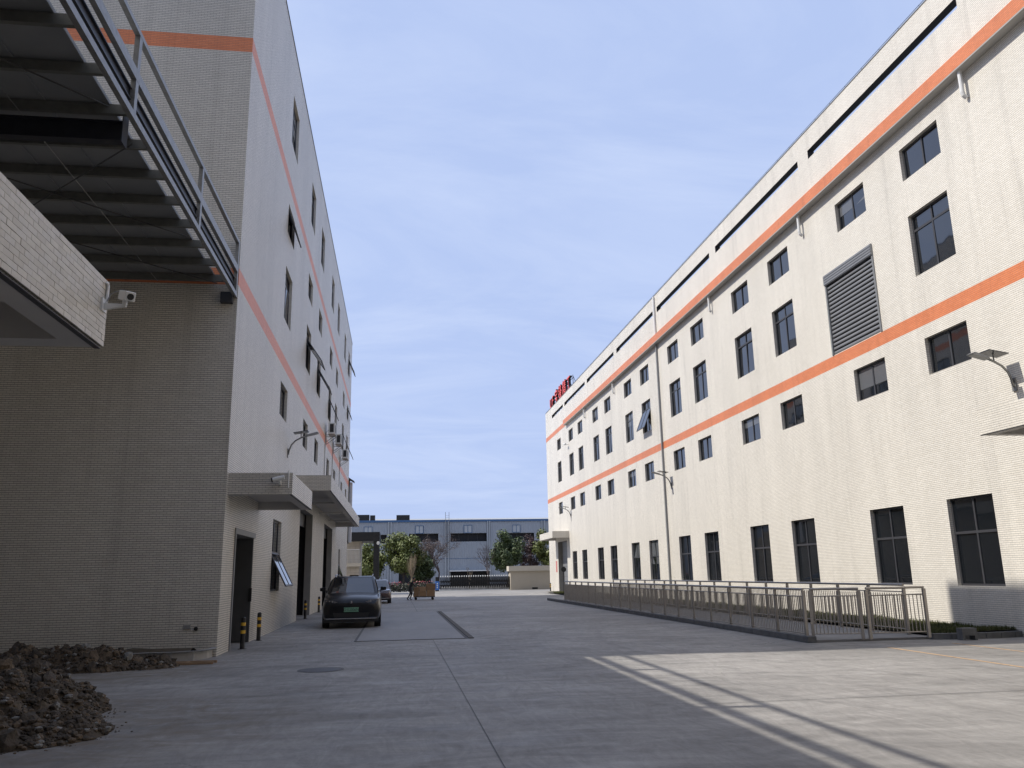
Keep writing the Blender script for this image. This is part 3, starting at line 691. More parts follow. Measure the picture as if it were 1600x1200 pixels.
MB().box(12.62, 12.98, 17.70, 17.90, .10, .26).build('hood', kerbm, dm); MB().box(12.62, 12.68, 17.70, 17.90, 0, .10).build('cheek', kerbm, dm); MB().box(12.92, 12.98, 17.70, 17.90, 0, .10).build('cheek', kerbm, dm)
ramp = tag(MB().box(9.44, 12.35, 18.3, 51.7, .001, .05).build('path', M('ramp_concrete', (.20, .195, .19), .85, var=.15, scale=1)), kind='structure')
gb = MB(); nx, ny = 8, 160
H_ = lambda x, y: .10+.05*noise.noise(Vector((x*.9, y*.9, 0)))+.05*(x-12.3)/2
for i in range(nx):
    for j in range(ny):
        x0, x1 = 12.38+i*.26, 12.38+(i+1)*.26; y0, y1 = 18.26+j*.325, 18.26+(j+1)*.325
        x1 = min(x1, 14.455)
        gb.face([(x0, y0, H_(x0, y0)), (x1, y0, H_(x1, y0)), (x1, y1, H_(x1, y1)), (x0, y1, H_(x0, y1))])
tag(gb.build('grass_bed', soilgm), kind='structure')
rg = random.Random(2); gm = MB()
for i in range(26000):
    y = 18.3+(rg.random()**1.6)*50; x = rg.uniform(12.4, 14.44)
    h = rg.uniform(.04, .11); a = rg.uniform(0, 6.28); w = .012+.00035*(y-18); z = H_(x, y)-.01
    gm.face([(x-w*math.cos(a), y-w*math.sin(a), z), (x+w*math.cos(a), y+w*math.sin(a), z), (x+rg.uniform(-.04, .04), y+rg.uniform(-.04, .04), z+h)])
tag(gm.build('grass', grassm), 'short olive grass along the foot of the right factory', 'grass', kind='stuff')

bar = MB().tube([(0, 0, 0), (0, 0, .82)], .011, 5).mesh('bar', steel)
def railing(label, p0, p1, npan, nbar, h=1.12):
    p0, p1 = Vector((*p0, .05)), Vector((*p1, .05)); d = (p1-p0)/npan; t = d.normalized(); n_ = Vector((-t.y, t.x, 0))
    r = thing('railing', label, 'railing', p0, 'stainless railings round the ramp')
    pm = MB().box(-.032, .032, -.032, .032, .0, h-.03).mesh('post', steel)
    ang = math.atan2(t.y, t.x)
    for i in range(npan+1): inst('post', pm, r, p0+d*i, (0, 0, ang))
    MB().tube([p0+Vector((0, 0, h)), p1+Vector((0, 0, h))], .03, 8).build('top_rail', steel, r, smooth=False)
    L = d.length
    for i in range(npan):
        for z in (h-.16, .13):
            a, b = p0+d*i+t*.034+Vector((0, 0, z)), p0+d*(i+1)-t*.034+Vector((0, 0, z)); MB().tube([a, b], .015, 6).build('cross_rail', steel, r)
        for j in range(nbar):
            inst('bar', bar, r, p0+d*i+t*(L*(j+1)/(nbar+1))+Vector((0, 0, .14)))
    return r
railing('long stainless railing along the kerb in front of the ramp', (9.34, 18.55), (9.34, 46.65), 19, 15)
railing('rear stainless railing between the ramp and grass strip', (12.15, 19.0), (12.15, 46.6), 18, 14, 1.16)
railing('short railing closing the near end of ramp, left panel', (9.46, 18.48), (10.5, 18.18), 1, 12)
railing('short railing closing the near end of ramp, right panel', (10.66, 18.14), (12.1, 18.14), 1, 14)

# ------------------------------------------------------------------ bollards
def bollard(label, x, y):
    b = local_thing('bollard', label, 'bollard', (x, y, 0), 0, 'black and yellow bollards')
    MB().tube([(0, 0, 0), (0, 0, .01)], .10, 12).build('foot', black, b)
    MB().tube([(0, 0, .01), (0, 0, .72), (0, 0, .745)], [.055, .055, .03], 14).build('post', black, b, smooth=False)
    for z in (.36, .54): MB().tube([(0, 0, z), (0, 0, z+.075)], .0575, 14).build('band', yel, b)
bollard('black and yellow bollard nearest the camera by the steel door', -3.68, 21.4)
bollard('second black and yellow bollard just past the steel door', -3.72, 24.05)
bollard('black and yellow bollard before the first dark doorway', -3.72, 35.8)
bollard('black and yellow bollard at the pier between the two doorways', -3.72, 41.9)
bollard('small black bollard at far end of the right factory', 14.2, 77.6)
mp_ = thing('round_sign_post', 'black round sign on a pole before the far right door', 'sign', (13.9, 69.6, 0))
MB().tube([(13.9, 69.6, 0), (13.9, 69.6, 1.7)], .05, 8).build('pole', black, mp_); MB().tube([(13.9, 69.65, 1.92), (13.89, 69.55, 1.92)], .22, 20).build('disc', black, mp_); MB().tube([(13.9, 69.6, 0), (13.9, 69.6, .05)], .25, 14).build('base', M('green_base', (.06, .12, .06), .7), mp_)

# ------------------------------------------------------------------ cars
def car(name, label, loc, rotz, L, Wd, Hh, paint, plate=None, suv=True):
    c = local_thing(name, label, 'car', loc, rotz, 'cars parked by the left factory')
    hw = Wd/2; bz = 1.10 if suv else .92; s = L/5.0
    st = [(0, .34, .70, .58, .80, .78, .66), (.10, .24, .86, .56, .92, .90, .80), (.38, .20, .93, .60, .975, 1.00, .86), (.95, .19, .95, .64, .995, 1.06, .89), (1.5, .19, .955, .66, 1.0, 1.10, .91),
          (2.6, .19, .955, .66, 1.0, 1.12, .92), (4.0, .19, .955, .68, 1.0, 1.14, .91), (4.6, .22, .94, .68, .98, 1.15, .88), (4.9, .32, .88, .68, .93, 1.10, .82), (5.0, .42, .78, .68, .84, 1.0, .74)]
    k = bz/1.10
    v, f = [], []; n = 17
    for (y, zb, wb_, zm, wm_, zt, wt) in st:
        h = [(0, zb), (wb_*.85, zb), (wb_, zb+.07), (wm_*.99, zm-.12), (wm_, zm), (wm_*.985, zm+.16), (wt+.05, zt-.07), (wt-.02, zt-.005), (wt*.5, zt+.035)]
        ring = h+[(0, zt+.045)]
        full_ = [(-a, b) for a, b in reversed(ring[1:-1])]
        pts = ring+[(-a, b) for a, b in reversed(ring[1:-1])]
        for a, b in pts: v.append((a*hw, y*s-L/2, b*k if b > .3 else b))
    n = len(pts)
    for i in range(len(st)-1):
        for j in range(n): f.append((i*n+j, i*n+(j+1) % n, (i+1)*n+(j+1) % n, (i+1)*n+j))
    f.append(tuple(range(n))); f.append(tuple((len(st)-1)*n+j for j in reversed(range(n))))
    mb = MB(); mb.v = v; mb.f = f
    body = mb.build('body', paint, c, smooth=True)
    ss = body.modifiers.new('s', 'SUBSURF'); ss.levels = ss.render_levels = 2
    wr = .37 if suv else .33; fy, ry = -L/2+.93*s, L/2-1.02*s
    cutters = []
    for y in (fy, ry):
        co = MB().tube([(-hw*1.2, y, wr), (hw*1.2, y, wr)], wr+.06, 28).build('cut', paint); cutters.append(co)
        bo = body.modifiers.new('b', 'BOOLEAN'); bo.object = co; bo.operation = 'DIFFERENCE'; bo.solver = 'EXACT'
    bpy.context.view_layer.update()
    me = bpy.data.meshes.new_from_object(body.evaluated_get(bpy.context.evaluated_depsgraph_get()))
    body.modifiers.clear(); body.data = me; me.materials.clear(); me.materials.append(paint)
    me.polygons.foreach_set('use_smooth', [True]*len(me.polygons))
    for co in cutters: bpy.data.objects.remove(co)
    MB().box(-hw*.78, hw*.78, -L/2+.3, L/2-.3, .22, .5).build('underbody', black, c)
    # cabin
    z0, z1 = bz-.02, Hh-.03
    if suv: yb0, yt0, yt1, yb1 = -L/2+1.42*s, -L/2+2.15*s, L/2-.55*s, L/2-.16*s
    else: yb0, yt0, yt1, yb1 = -L/2+1.45*s, -L/2+2.25*s, L/2-1.35*s, L/2-.55*s
    wb0, wt0 = hw*.90, hw*.70
    lev = [(z0, yb0, yb1, wb0), (z0+(z1-z0)*.55, yb0+(yt0-yb0)*.56, yb1+(yt1-yb1)*.5, wb0+(wt0-wb0)*.47), (z1-.05, yt0-.03, yt1+.02, wt0+.04), (z1, yt0+.16, yt1-.14, wt0-.08)]
    cv_, cf = [], []
    for z, a, b, w in lev:
        yy_ = [a, a+.05, a+(b-a)*.33, a+(b-a)*.66, b-.05, b]; hwz = [w*.86, w*.965, w, w, w*.965, w*.84]
        bow = [-.06, 0, 0, 0, 0, .04]
        ring = [(0, yy_[0]-.10, z)]+[(hwz[q], yy_[q], z) for q in range(6)]+[(0, yy_[5]+.06, z)]+[(-hwz[q], yy_[q], z) for q in reversed(range(6))]
        cv_ += ring
    m_ = len(ring)
    for i in range(3):
        for j in range(m_): cf.append((i*m_+j, i*m_+(j+1) % m_, (i+1)*m_+(j+1) % m_, (i+1)*m_+j))
    cf.append(tuple(3*m_+j for j in range(m_)))
    mb = MB(); mb.v = cv_; mb.f = cf; cab = mb.build('cabin', paint, c, smooth=True)
    # glass panels set just proud of the cabin skin, inset from its edges
    def lerp(a, b, t): return a+(b-a)*t
    def panel(nm, quad, off, ins=(.06, .06, .06, .06)):
        q = [Vector(p) for p in quad]     # bl, br, tr, tl
        def P(u, w): return lerp(lerp(q[0], q[1], u), lerp(q[3], q[2], u), w)
        pp = [P(ins[0], ins[2]), P(1-ins[1], ins[2]), P(1-ins[1], 1-ins[3]), P(ins[0], 1-ins[3])]
        nn = (pp[1]-pp[0]).cross(pp[3]-pp[0]).normalized(); o_ = nn*off
        if nn.dot(Vector(off_dir)) < 0: o_ = -o_
        return MB().face([p+o_ for p in pp]).build(nm, cglass, cab)
    l0, l2 = lev[0], lev[2]
    off_dir = (0, -1, .5)
    ws = MB()
    cols_ = 6
    for q in range(cols_):
        def wp(u, z_, a, w): 
            x = (u*2-1)*w*.86; bow_ = -.10*(1-abs(u*2-1)**2)
            return (x*.965, a+bow_-.028, z_)
        for (la, lb, ta, tb) in ((lev[0], lev[1], .06, 1), (lev[1], lev[2], 0, .9)):
            def mixl(t_): return (lerp(la[0], lb[0], t_), lerp(la[1], lb[1], t_), lerp(la[3], lb[3], t_))
            A_, B_ = mixl(ta), mixl(tb); u0, u1 = q/cols_, (q+1)/cols_
            ws.face([wp(u0, A_[0], A_[1], A_[2]), wp(u1, A_[0], A_[1], A_[2]), wp(u1, B_[0], B_[1], B_[2]), wp(u0, B_[0], B_[1], B_[2])])
    ws.build('windscreen', cglass, c, smooth=True)
    off_dir = (0, 1, .5); panel('rear_window', [(-l0[3]*.8, l0[2]+.05, l0[0]), (l0[3]*.8, l0[2]+.05, l0[0]), (l2[3]*.8, l2[2]+.05, l2[0]), (-l2[3]*.8, l2[2]+.05, l2[0])], .03, (.06, .06, .12, .1))
    for sx in (-1, 1):
        off_dir = (sx, 0, .3)
        e0, e1 = lerp(l0[1], l0[2], .33), lerp(l2[1], l2[2], .33); g0, g1 = lerp(l0[1], l0[2], .66), lerp(l2[1], l2[2], .66)
        for (a0, b0, a1, b1) in ((l0[1]+.10, e0+.25, l2[1]+.03, e1+.25), (e0+.30, g0+.1, e1+.30, g1+.1), (g0+.15, l0[2]-.12, g1+.15, l2[2]-.08)):
            panel('side_window', [(sx*l0[3], a0, l0[0]), (sx*l0[3], b0, l0[0]), (sx*l2[3], b1, l2[0]), (sx*l2[3], a1, l2[0])], .02, (.03, .03, .10, .10))
        # mirrors, lamps, wheels
        MB().box(sx*hw*.93-.02, sx*hw*.93+.02, yb0+.28, yb0+.34, bz+.02, bz+.10).build('mirror_stem', black, c)
        MB().prism([(sx*hw*.95, bz+.05), (sx*(hw*.95+.20), bz+.08), (sx*(hw*.95+.20), bz+.19), (sx*hw*.95, bz+.20)], 'y', yb0+.24, yb0+.36).build('mirror', paint, c, bevel=.02)
        fz = .78*k+.07
        yf = lambda xx: -L/2-.01+.34*abs(xx/hw)**3.2
        def nose(nm, poly, mt, dpt=.22, off=.0):
            mb_ = MB(); n_ = len(poly); F_ = [(sx*hw*px_, yf(hw*px_)-off, pz_) for px_, pz_ in poly]
            mb_.v = F_+[(p_[0], p_[1]+dpt, p_[2]) for p_ in F_]
            mb_.f = [tuple(range(n_)), tuple(range(2*n_-1, n_-1, -1))]+[(i, (i+1) % n_, n_+(i+1) % n_, n_+i) for i in range(n_)]
            return mb_.build(nm, mt, c)
        hl_ = nose('headlight', [(.44, fz-.01), (.62, fz+.045), (.80, fz+.075), (.90, fz+.07), (.89, fz-.05), (.74, fz-.065), (.58, fz-.045)], lampl)
        for q_ in (.62, .72, .81): MB().tube([(sx*hw*q_, yf(hw*q_)-.006, fz+.005), (sx*hw*q_, yf(hw*q_)+.03, fz+.005)], .032, 10).build('lamp_lens', chrome, hl_)
        nose('air_intake', [(.70, .60*k), (.88, .64*k), (.88, .40), (.78, .36)], black, .2, .004)
        if suv: MB().tube([(sx*wt0*.93, yt0+.05, z1-.03), (sx*wt0*.95, yt0+.18, z1+.045), (sx*wt0*.95, yt1-.2, z1+.04), (sx*wt0*.93, yt1-.05, z1-.03)], .018, 6).build('roof_rail', chrome, c)
        MB().box(sx*hw*.82-.12, sx*hw*.82+.12, L/2-.10, L/2-.03, .86*k, .98*k).build('tail_light', M('tail_red', (.3, .01, .01), .2), c)
        for y in (fy, ry):
            w = MB().tube([(sx*(hw-.24), y, wr), (sx*(hw-.025), y, wr)], wr, 28).build('tyre', tyrem, c, bevel=.02)
            MB().tube([(sx*(hw-.06), y, wr), (sx*(hw-.018), y, wr)], wr*.68, 20).build('rim', rimm, w)
    MB().prism([(-hw*.80, .30), (hw*.80, .30), (hw*.86, .335), (-hw*.86, .335)], 'y', -L/2+.0, -L/2+.2).build('front_lip', chrome, c)
    MB().prism([(-hw*.55, .36), (hw*.55, .36), (hw*.60, .50*k), (-hw*.60, .50*k)], 'y', -L/2-.004, -L/2+.2).build('grille', black, c)
    MB().prism([(-hw*.9, .20), (hw*.9, .20), (hw*.92, .28), (-hw*.92, .28)], 'y', -L/2+.06, -L/2+.3).build('bumper_skirt', black, c)
    MB().prism([(-.03, .80*k), (.03, .80*k), (.02, .88*k), (-.02, .88*k)], 'y', -L/2-.02, -L/2+.05).build('badge', chrome, c)
    if suv: MB().prism([(-.17, z1+.0), (.17, z1+.0), (.14, z1+.035), (-.14, z1+.035)], 'y', yt0+.12, yt0+.32).build('roof_sensor', black, c)
    if plate:
        p_ = MB().box(-.24, .24, -L/2-.035, -L/2-.02, .53*k, .53*k+.14).build('number_plate', plateg, c)
        tm = text_mesh(plate, .125, .004, platet); t_ = inst('plate_text', tm, p_, (0, -L/2-.038, .53*k+.03)); t_.rotation_euler = (R(90), 0, 0)
    return c
car('parked_car', 'black electric estate car with green number plate facing the camera', (-1.52, 30.75, 0), R(1.2), 4.95, 1.97, 1.70, paintb, 'D1L006N')
car('parked_car', 'dark maroon car parked behind the black car', (-1.28, 55.0, 0), R(1), 4.7, 1.86, 1.46, paintm, None, False)

# ------------------------------------------------------------------ hand cart, boxes and the person pushing it
ct = thing('hand_cart', 'low flat hand cart carrying cardboard boxes across the yard', 'cart', (1.85, 58.8, 0))
MB().box(1.15, 2.60, 58.4, 59.2, .18, .24).build('deck', dkmetal, ct)
MB().tube([(1.15, 58.5, .24), (1.02, 58.5, .95), (1.02, 59.1, .95), (1.15, 59.1, .24)], .02, 6).build('handle', galv, ct)
for x in (1.3, 2.45):
    for y in (58.48, 59.12): MB().tube([(x, y-.02, .09), (x, y+.02, .09)], .09, 14).build('wheel', tyrem, ct)
def boxt(label, x0, x1, y0, y1, z0, z1, m, tilt=0):
    b = thing('cardboard_box', label, 'box', ((x0+x1)/2, (y0+y1)/2, z0), 'boxes on the hand cart')
    MB().box(x0, x1, y0, y1, z0, z1).build('carton', m, b, bevel=.008)
    MB().box((x0+x1)/2-.03, (x0+x1)/2+.03, y0-.002, y1+.002, z1+.001, z1+.003).build('tape', cardb[2], b)
    MB().box(x0-.002, x1+.002, y0-.003, y0-.001, (z0+z1)/2-.004, (z0+z1)/2+.004).build('crease', M('crease', (.12, .07, .035), .9), b) if False else None
boxt('tall cardboard box at the handle end of the cart', 1.16, 1.50, 58.45, 59.15, .24, .86, cardb[1])
boxt('lower cardboard box in the middle of the cart', 1.52, 2.02, 58.42, 59.15, .24, .56, cardb[0])
boxt('crumpled cardboard box stacked on the middle of the cart', 1.54, 2.0, 58.45, 59.1, .565, .88, cardb[2])
boxt('large lower cardboard box at the front of the cart', 2.05, 2.60, 58.42, 59.16, .24, .66, cardb[0])
boxt('wide flat cardboard box topmost at the front of the cart', 2.02, 2.64, 58.44, 59.12, .665, 1.08, cardb[1])
def person(label, loc, rotz):
    p = local_thing('person', label, 'person', loc, rotz)
    V = {'pel': (0, 0, .86, .125), 'sp': (.06, 0, 1.05, .125), 'ch': (.16, 0, 1.25, .14), 'nk': (.24, 0, 1.40, .06), 'hd0': (.27, 0, 1.46, .07), 'hd': (.29, 0, 1.53, .095), 'tp': (.30, 0, 1.60, .06),
         'sl': (.15, .17, 1.30, .065), 'el': (.28, .22, 1.06, .045), 'wl': (.48, .19, .98, .034), 'fl': (.56, .18, .96, .028), 'sr': (.15, -.17, 1.30, .065), 'er': (.28, -.22, 1.06, .045), 'wr': (.48, -.19, .98, .034), 'fr': (.56, -.18, .96, .028),
         'hl': (0, .09, .82, .10), 'kl': (.14, .10, .46, .065), 'al': (.0, .10, .09, .042), 'tl': (.15, .10, .035, .035), 'hr': (0, -.09, .82, .10), 'kr': (.02, -.10, .46, .065), 'ar': (-.22, -.10, .10, .042), 'tr': (-.08, -.10, .035, .035)}
    E_ = [('pel', 'sp'), ('sp', 'ch'), ('ch', 'nk'), ('nk', 'hd0'), ('hd0', 'hd'), ('hd', 'tp'), ('ch', 'sl'), ('sl', 'el'), ('el', 'wl'), ('wl', 'fl'), ('ch', 'sr'), ('sr', 'er'), ('er', 'wr'), ('wr', 'fr'), ('pel', 'hl'), ('hl', 'kl'), ('kl', 'al'), ('al', 'tl'), ('pel', 'hr'), ('hr', 'kr'), ('kr', 'ar'), ('ar', 'tr')]
    ks_ = list(V); vs_ = [V[k][:3] for k in ks_]; es = [(ks_.index(a), ks_.index(b)) for a, b in E_]; rad = [V[k][3] for k in ks_]
    # five short bent fingers per hand
    for hnd, sy in (('fl', 1), ('fr', -1)):
        b0 = ks_.index(hnd); hx, hy, hz, _ = V[hnd]
        for q, (dy, ln) in enumerate(((-.027, .055), (-.009, .065), (.009, .06), (.027, .048))):
            i0 = len(vs_); vs_ += [(hx+.03, hy+dy, hz), (hx+.03+ln*.6, hy+dy, hz-.008), (hx+.03+ln*.75, hy+dy, hz-.035)]; rad += [.010, .009, .008]; es += [(b0, i0), (i0, i0+1), (i0+1, i0+2)]
        i0 = len(vs_); vs_ += [(hx-.01, hy-sy*.035, hz-.01), (hx+.03, hy-sy*.05, hz-.03)]; rad += [.011, .009]; es += [(b0, i0), (i0, i0+1)]
    m = bpy.data.meshes.new('body'); m.from_pydata(vs_, es, []); o = bpy.data.objects.new('body', m); C.objects.link(o)
    sk = o.modifiers.new('skin', 'SKIN'); sd = m.skin_vertices[0].data
    for i, r_ in enumerate(rad): sd[i].radius = (r_, r_)
    sd[0].use_root = True
    sb = o.modifiers.new('sub', 'SUBSURF'); sb.levels = sb.render_levels = 1
    bpy.context.view_layer.update()
    me = bpy.data.meshes.new_from_object(o.evaluated_get(bpy.context.evaluated_depsgraph_get())); o.modifiers.clear(); o.data = me
    me.materials.clear(); me.materials.append(clothd); me.materials.append(skinm)
    for pg in me.polygons:
        c_ = pg.center; pg.use_smooth = True
        if c_.z > 1.415 or (c_.x > .47 and c_.z < 1.05 and abs(c_.y) > .1): pg.material_index = 1
    place(o, p)
    hb = bmesh.new(); bmesh.ops.create_icosphere(hb, subdivisions=3, radius=.108)
    for v_ in list(hb.verts):
        if v_.co.z < -.01 and v_.co.x > -.03 or v_.co.z < -.06: hb.verts.remove(v_)
    hm = bpy.data.meshes.new('hair'); hb.to_mesh(hm); hb.free(); hm.materials.append(hairm); inst('hair', hm, p, (.285, 0, 1.545))
    return p
person('person in dark clothes leaning forward to push the box cart', (.90, 58.45, 0), 0).scale = (.93, .93, .93)

# ------------------------------------------------------------------ soil heaps
def clod_mesh(seed, mat):
    bm = bmesh.new(); bmesh.ops.create_icosphere(bm, subdivisions=2, radius=1); rr = random.Random(seed)
    o = Vector((rr.uniform(0, 50), rr.uniform(0, 50), 0)); st_ = Vector((rr.uniform(.8, 1.3), rr.uniform(.7, 1.1), rr.uniform(.55, .85)))
    for v_ in bm.verts:
        d_ = v_.co.normalized(); v_.co = Vector((d_.x*st_.x, d_.y*st_.y, d_.z*st_.z))*(1+.45*noise.noise(d_*1.5+o)+.22*noise.noise(d_*4+o))
    m = bpy.data.meshes.new('clod'); bm.to_mesh(m); bm.free(); m.materials.append(mat); return m
clods = [clod_mesh(i, stonem[[0, 1, 0, 2, 0, 0, 1, 0][i]]) for i in range(8)]
_b = bmesh.new(); bmesh.ops.create_icosphere(_b, subdivisions=1, radius=1); _b.verts.ensure_lookup_table()
BLOB = [tuple(v_.co) for v_ in _b.verts]; BLOBF = [tuple(v_.index for v_ in f_.verts) for f_ in _b.faces]; _b.free()
def heap(label, lobes, mat, seed, nbig, nsmall, ext):
    rr = random.Random(seed); x0, x1, y0, y1 = ext
    h = thing('soil_heap', label, 'soil heap', ((x0+x1)/2, (y0+y1)/2, 0), 'heaps of dug soil by the left factory')
    def Z(x, y):
        z = 0
        for (cx_, cy_, rx, ry, hh) in lobes:
            d2 = ((x-cx_)/rx)**2+((y-cy_)/ry)**2
            if d2 < 1: z = max(z, hh*(1-d2)**.8)
        if z <= 0: return -.02
        return z*(1+.42*noise.noise(Vector((x*1.7, y*1.7, seed))))+.15*noise.noise(Vector((x*4, y*4, seed)))*min(1, z*5)+.07*noise.noise(Vector((x*11, y*11, seed)))*min(1, z*5)-.012
    nx_, ny_ = int((x1-x0)/.045), int((y1-y0)/.045); mb = MB()
    for j in range(ny_+1):
        for i in range(nx_+1):
            x, y = x0+(x1-x0)*i/nx_, y0+(y1-y0)*j/ny_; mb.v.append((x, y, Z(x, y)))
    for j in range(ny_):
        for i in range(nx_):
            q = (j*(nx_+1)+i, j*(nx_+1)+i+1, (j+1)*(nx_+1)+i+1, (j+1)*(nx_+1)+i)
            if max(mb.v[t_][2] for t_ in q) > -.015: mb.f.append(q)
    mb.build('soil', mat, h)
    n = 0
    while n < nbig:
        x, y = rr.uniform(x0, x1), rr.uniform(y0, y1); z = Z(x, y)
        if z < .02: continue
        s_ = rr.uniform(.03, .06) if rr.random() < .62 else rr.uniform(.07, .15); inst('clod', rr.choice(clods), h, (x, y, z+s_*.15), (rr.uniform(0, 6), rr.uniform(0, 6), rr.uniform(0, 6)), (s_, s_, s_)); n += 1
    sm = [MB(), MB(), MB()]; n = 0
    while n < nsmall:
        x, y = rr.uniform(x0, x1), rr.uniform(y0, y1); z = Z(x, y)
        if z < -.013:
            dm_ = min(((x-c[0])/c[2])**2+((y-c[1])/c[3])**2 for c in lobes)
            if rr.random() > .30*max(0, 1.55-dm_): continue
            spill = True
        else: spill = False
        n += 1; z = max(z, 0); s_ = rr.choice((.006, .008, .012, .016)) if spill else rr.choice((.010, .014, .018, .024, .032, .05)); k = rr.choices((0, 1, 2), (7, 3, .6))[0]; t_ = sm[k]; b0 = len(t_.v)
        fl_ = rr.uniform(.5, .85); az_ = rr.uniform(0, 6.28)
        for (ux, uy, uz) in BLOB:
            r0 = s_*rr.uniform(.78, 1.2); c0, s0 = math.cos(az_), math.sin(az_); t_.v.append((x+r0*(ux*c0-uy*s0), y+r0*(ux*s0+uy*c0), z+r0*uz*fl_+s_*.15))
        for q in BLOBF: t_.f.append(tuple(b0+w for w in q))
    for k, t_ in enumerate(sm):
        if t_.f: tag(t_.build('crumbs', stonem[k], h), kind='stuff')
heap('dark heap of soil and clods at the bottom left corner', [(-5.05, 11.0, 1.45, 1.7, .66), (-4.1, 10.3, .95, .9, .26), (-6.0, 12.4, 1.2, 1.2, .5), (-4.5, 11.9, .8, .8, .36)], soilm, 3, 170, 9000, (-6.9, -2.7, 9.0, 13.9))
heap('brown heap of soil against the left factory wall', [(-5.7, 17.6, .95, .7, .36), (-6.7, 17.8, 1.2, .75, .36), (-4.95, 17.55, .75, .45, .2), (-8.2, 17.9, 1.2, .8, .4)], soil2, 8, 90, 4500, (-9.4, -4.0, 16.6, 18.6))
rr = random.Random(77); dirt = MB()
tp = thing('timber_frame', 'thin timber frame lying flat on the concrete by the planter', 'timber', (-4.1, 18.0, 0))
for a, b in (((-4.75, 17.86), (-3.62, 17.90)), ((-4.70, 18.12), (-3.60, 18.16))):
    MB().box(a[0], b[0], a[1], a[1]+.05, .004, .05).build('batten', wood, tp)
MB().box(-4.16, -4.11, 17.912, 18.118, .006, .044).build('batten', wood, tp)

# ------------------------------------------------------------------ background: gatehouse, gate, wall, hedge
gh = thing('gatehouse', 'cream stone gatehouse with black porch frame beyond the left factory', 'gatehouse', (-4, 78, 0))
MB().box(-12, -3.45, 78.5, 84, 0, 4.75).build('wall', stoneb, gh)
MB().box(-12, -3.3, 78.3, 84.2, 4.75, 4.98).build('roof_slab', cwall2, gh)
MB().box(-4.75, -3.30, 77.95, 78.5, 2.55, 2.88).build('balcony_slab', cwall2, gh)
for i in range(11): MB().box(-4.62+i*.115, -4.595+i*.115, 78.0, 78.02, 2.88, 4.05).build('grille_bar', whitep, gh)
MB().box(-4.66, -3.42, 77.99, 78.03, 4.05, 4.10).build('grille_rail', whitep, gh)
MB().box(-4.5, -1.62, 77.6, 82, 4.80, 5.62).build('porch_beam', black, gh)
MB().box(-2.17, -1.70, 77.8, 78.3, 0, 4.80).build('porch_column', black, gh); MB().box(-2.17, -1.70, 81.4, 81.9, 0, 4.80).build('porch_column', black, gh)
MB().tube([(-1.75, 77.55, 4.62), (-1.75, 77.35, 4.58)], .14, 10).build('porch_lamp', whitep, gh)

gate = thing('retractable_gate', 'black retractable gate with white knobs across the yard entrance', 'gate', (8, 88, 0))
gf = MB()
gf.box(-.022, .022, -.25, -.2, .08, 1.40).box(-.022, .022, .2, .25, .08, 1.40).box(-.02, .02, -.2, .2, 1.30, 1.36).box(-.02, .02, -.2, .2, .10, .16)
gf.box(-.03, .03, -.02, .02, .08, 1.33).box(.10, .145, -.2, -.16, .08, 1.36).box(.10, .145, .16, .2, .08, 1.36).box(-.1, .14, -.01, .01, .55, .62).box(-.1, .14, -.01, .01, .95, 1.02)
gf.tube([(0, -.2, .2), (.12, 0, .7), (0, .2, 1.2)], .018, 4).tube([(0, .2, .2), (.12, 0, .7), (0, -.2, 1.2)], .018, 4)
gf.tube([(0, -.22, .35), (.24, -.22, 1.15)], .018, 4).tube([(0, -.22, 1.15), (.24, -.22, .35)], .018, 4)
gf = gf.mesh('gate_frame', black); kn = MB().tube([(0, -.225, 1.40), (0, -.225, 1.43), (0, -.225, 1.52), (0, -.225, 1.55)], [.02, .06, .06, .02], 8).mesh('knob', whitep)
for i in range(30):
    x = 4.5+i*.245; fr = inst('gate_frame', gf, gate, (x, 88, 0)); inst('knob', kn, fr, (x, 88, 0))
gc = thing('gate_motor', 'blue gate control box standing at left end of the gate', 'control box', (4.15, 88, 0))
MB().box(3.93, 4.36, 87.8, 88.3, .12, 1.0).build('housing', blueboard, gc, bevel=.03); MB().box(3.97, 4.32, 87.85, 88.25, 1.0, 1.45).build('head', black, gc); MB().box(3.95, 4.34, 87.85, 88.25, .02, .12).build('base', black, gc)
for j in range(3): MB().box(4.09, 4.20, 87.785, 87.796, .32+j*.2, .44+j*.2).build('mark', whitep, gc)

lw = thing('boundary_wall', 'low cream rendered wall with coping right of the gate', 'wall', (13.8, 87.5, 0))
MB().box(11.75, 24, 87.2, 88.6, 0, 1.9).build('wall', cwall, lw); MB().box(11.55, 24, 87.0, 88.8, 1.9, 2.42).build('coping', cwall2, lw); MB().box(14.0, 14.6, 87.17, 87.2, .03, .22).build('vent', black, lw)
def leaves(n, fn, size, seed, mat, name, parent, kind=None):
    rr = random.Random(seed); m = MB()
    for i in range(n):
        p, nrm = fn(rr); s_ = size*rr.uniform(.6, 1.3)
        nrm = (nrm+Vector((rr.uniform(-.8, .8), rr.uniform(-.8, .8), rr.uniform(-.4, .9)))).normalized(); a = nrm.orthogonal().normalized(); b = nrm.cross(a)
        w = rr.uniform(0, 6.28); a, b = a*math.cos(w)+b*math.sin(w), b*math.cos(w)-a*math.sin(w)
        m.face([p-a*s_, p+b*s_*.55, p+a*s_, p-b*s_*.55])
    o = m.build(name, mat, parent)
    if kind: tag(o, kind=kind)
    return o
hd = thing('fence', 'dark picket fence with flowering hedge left of the gate', 'fence', (1.4, 88.2, 0))
for x in (-1.2, .4, 2.0, 3.6): MB().box(x-.03, x+.03, 88.17, 88.23, 0, 1.0).build('post', black, hd)
pkm = MB().box(-.015, .015, -.015, .015, .1, .92).mesh('picket', black)
for i in range(34): inst('picket', pkm, hd, (-1.1+i*.145, 88.2, 0))
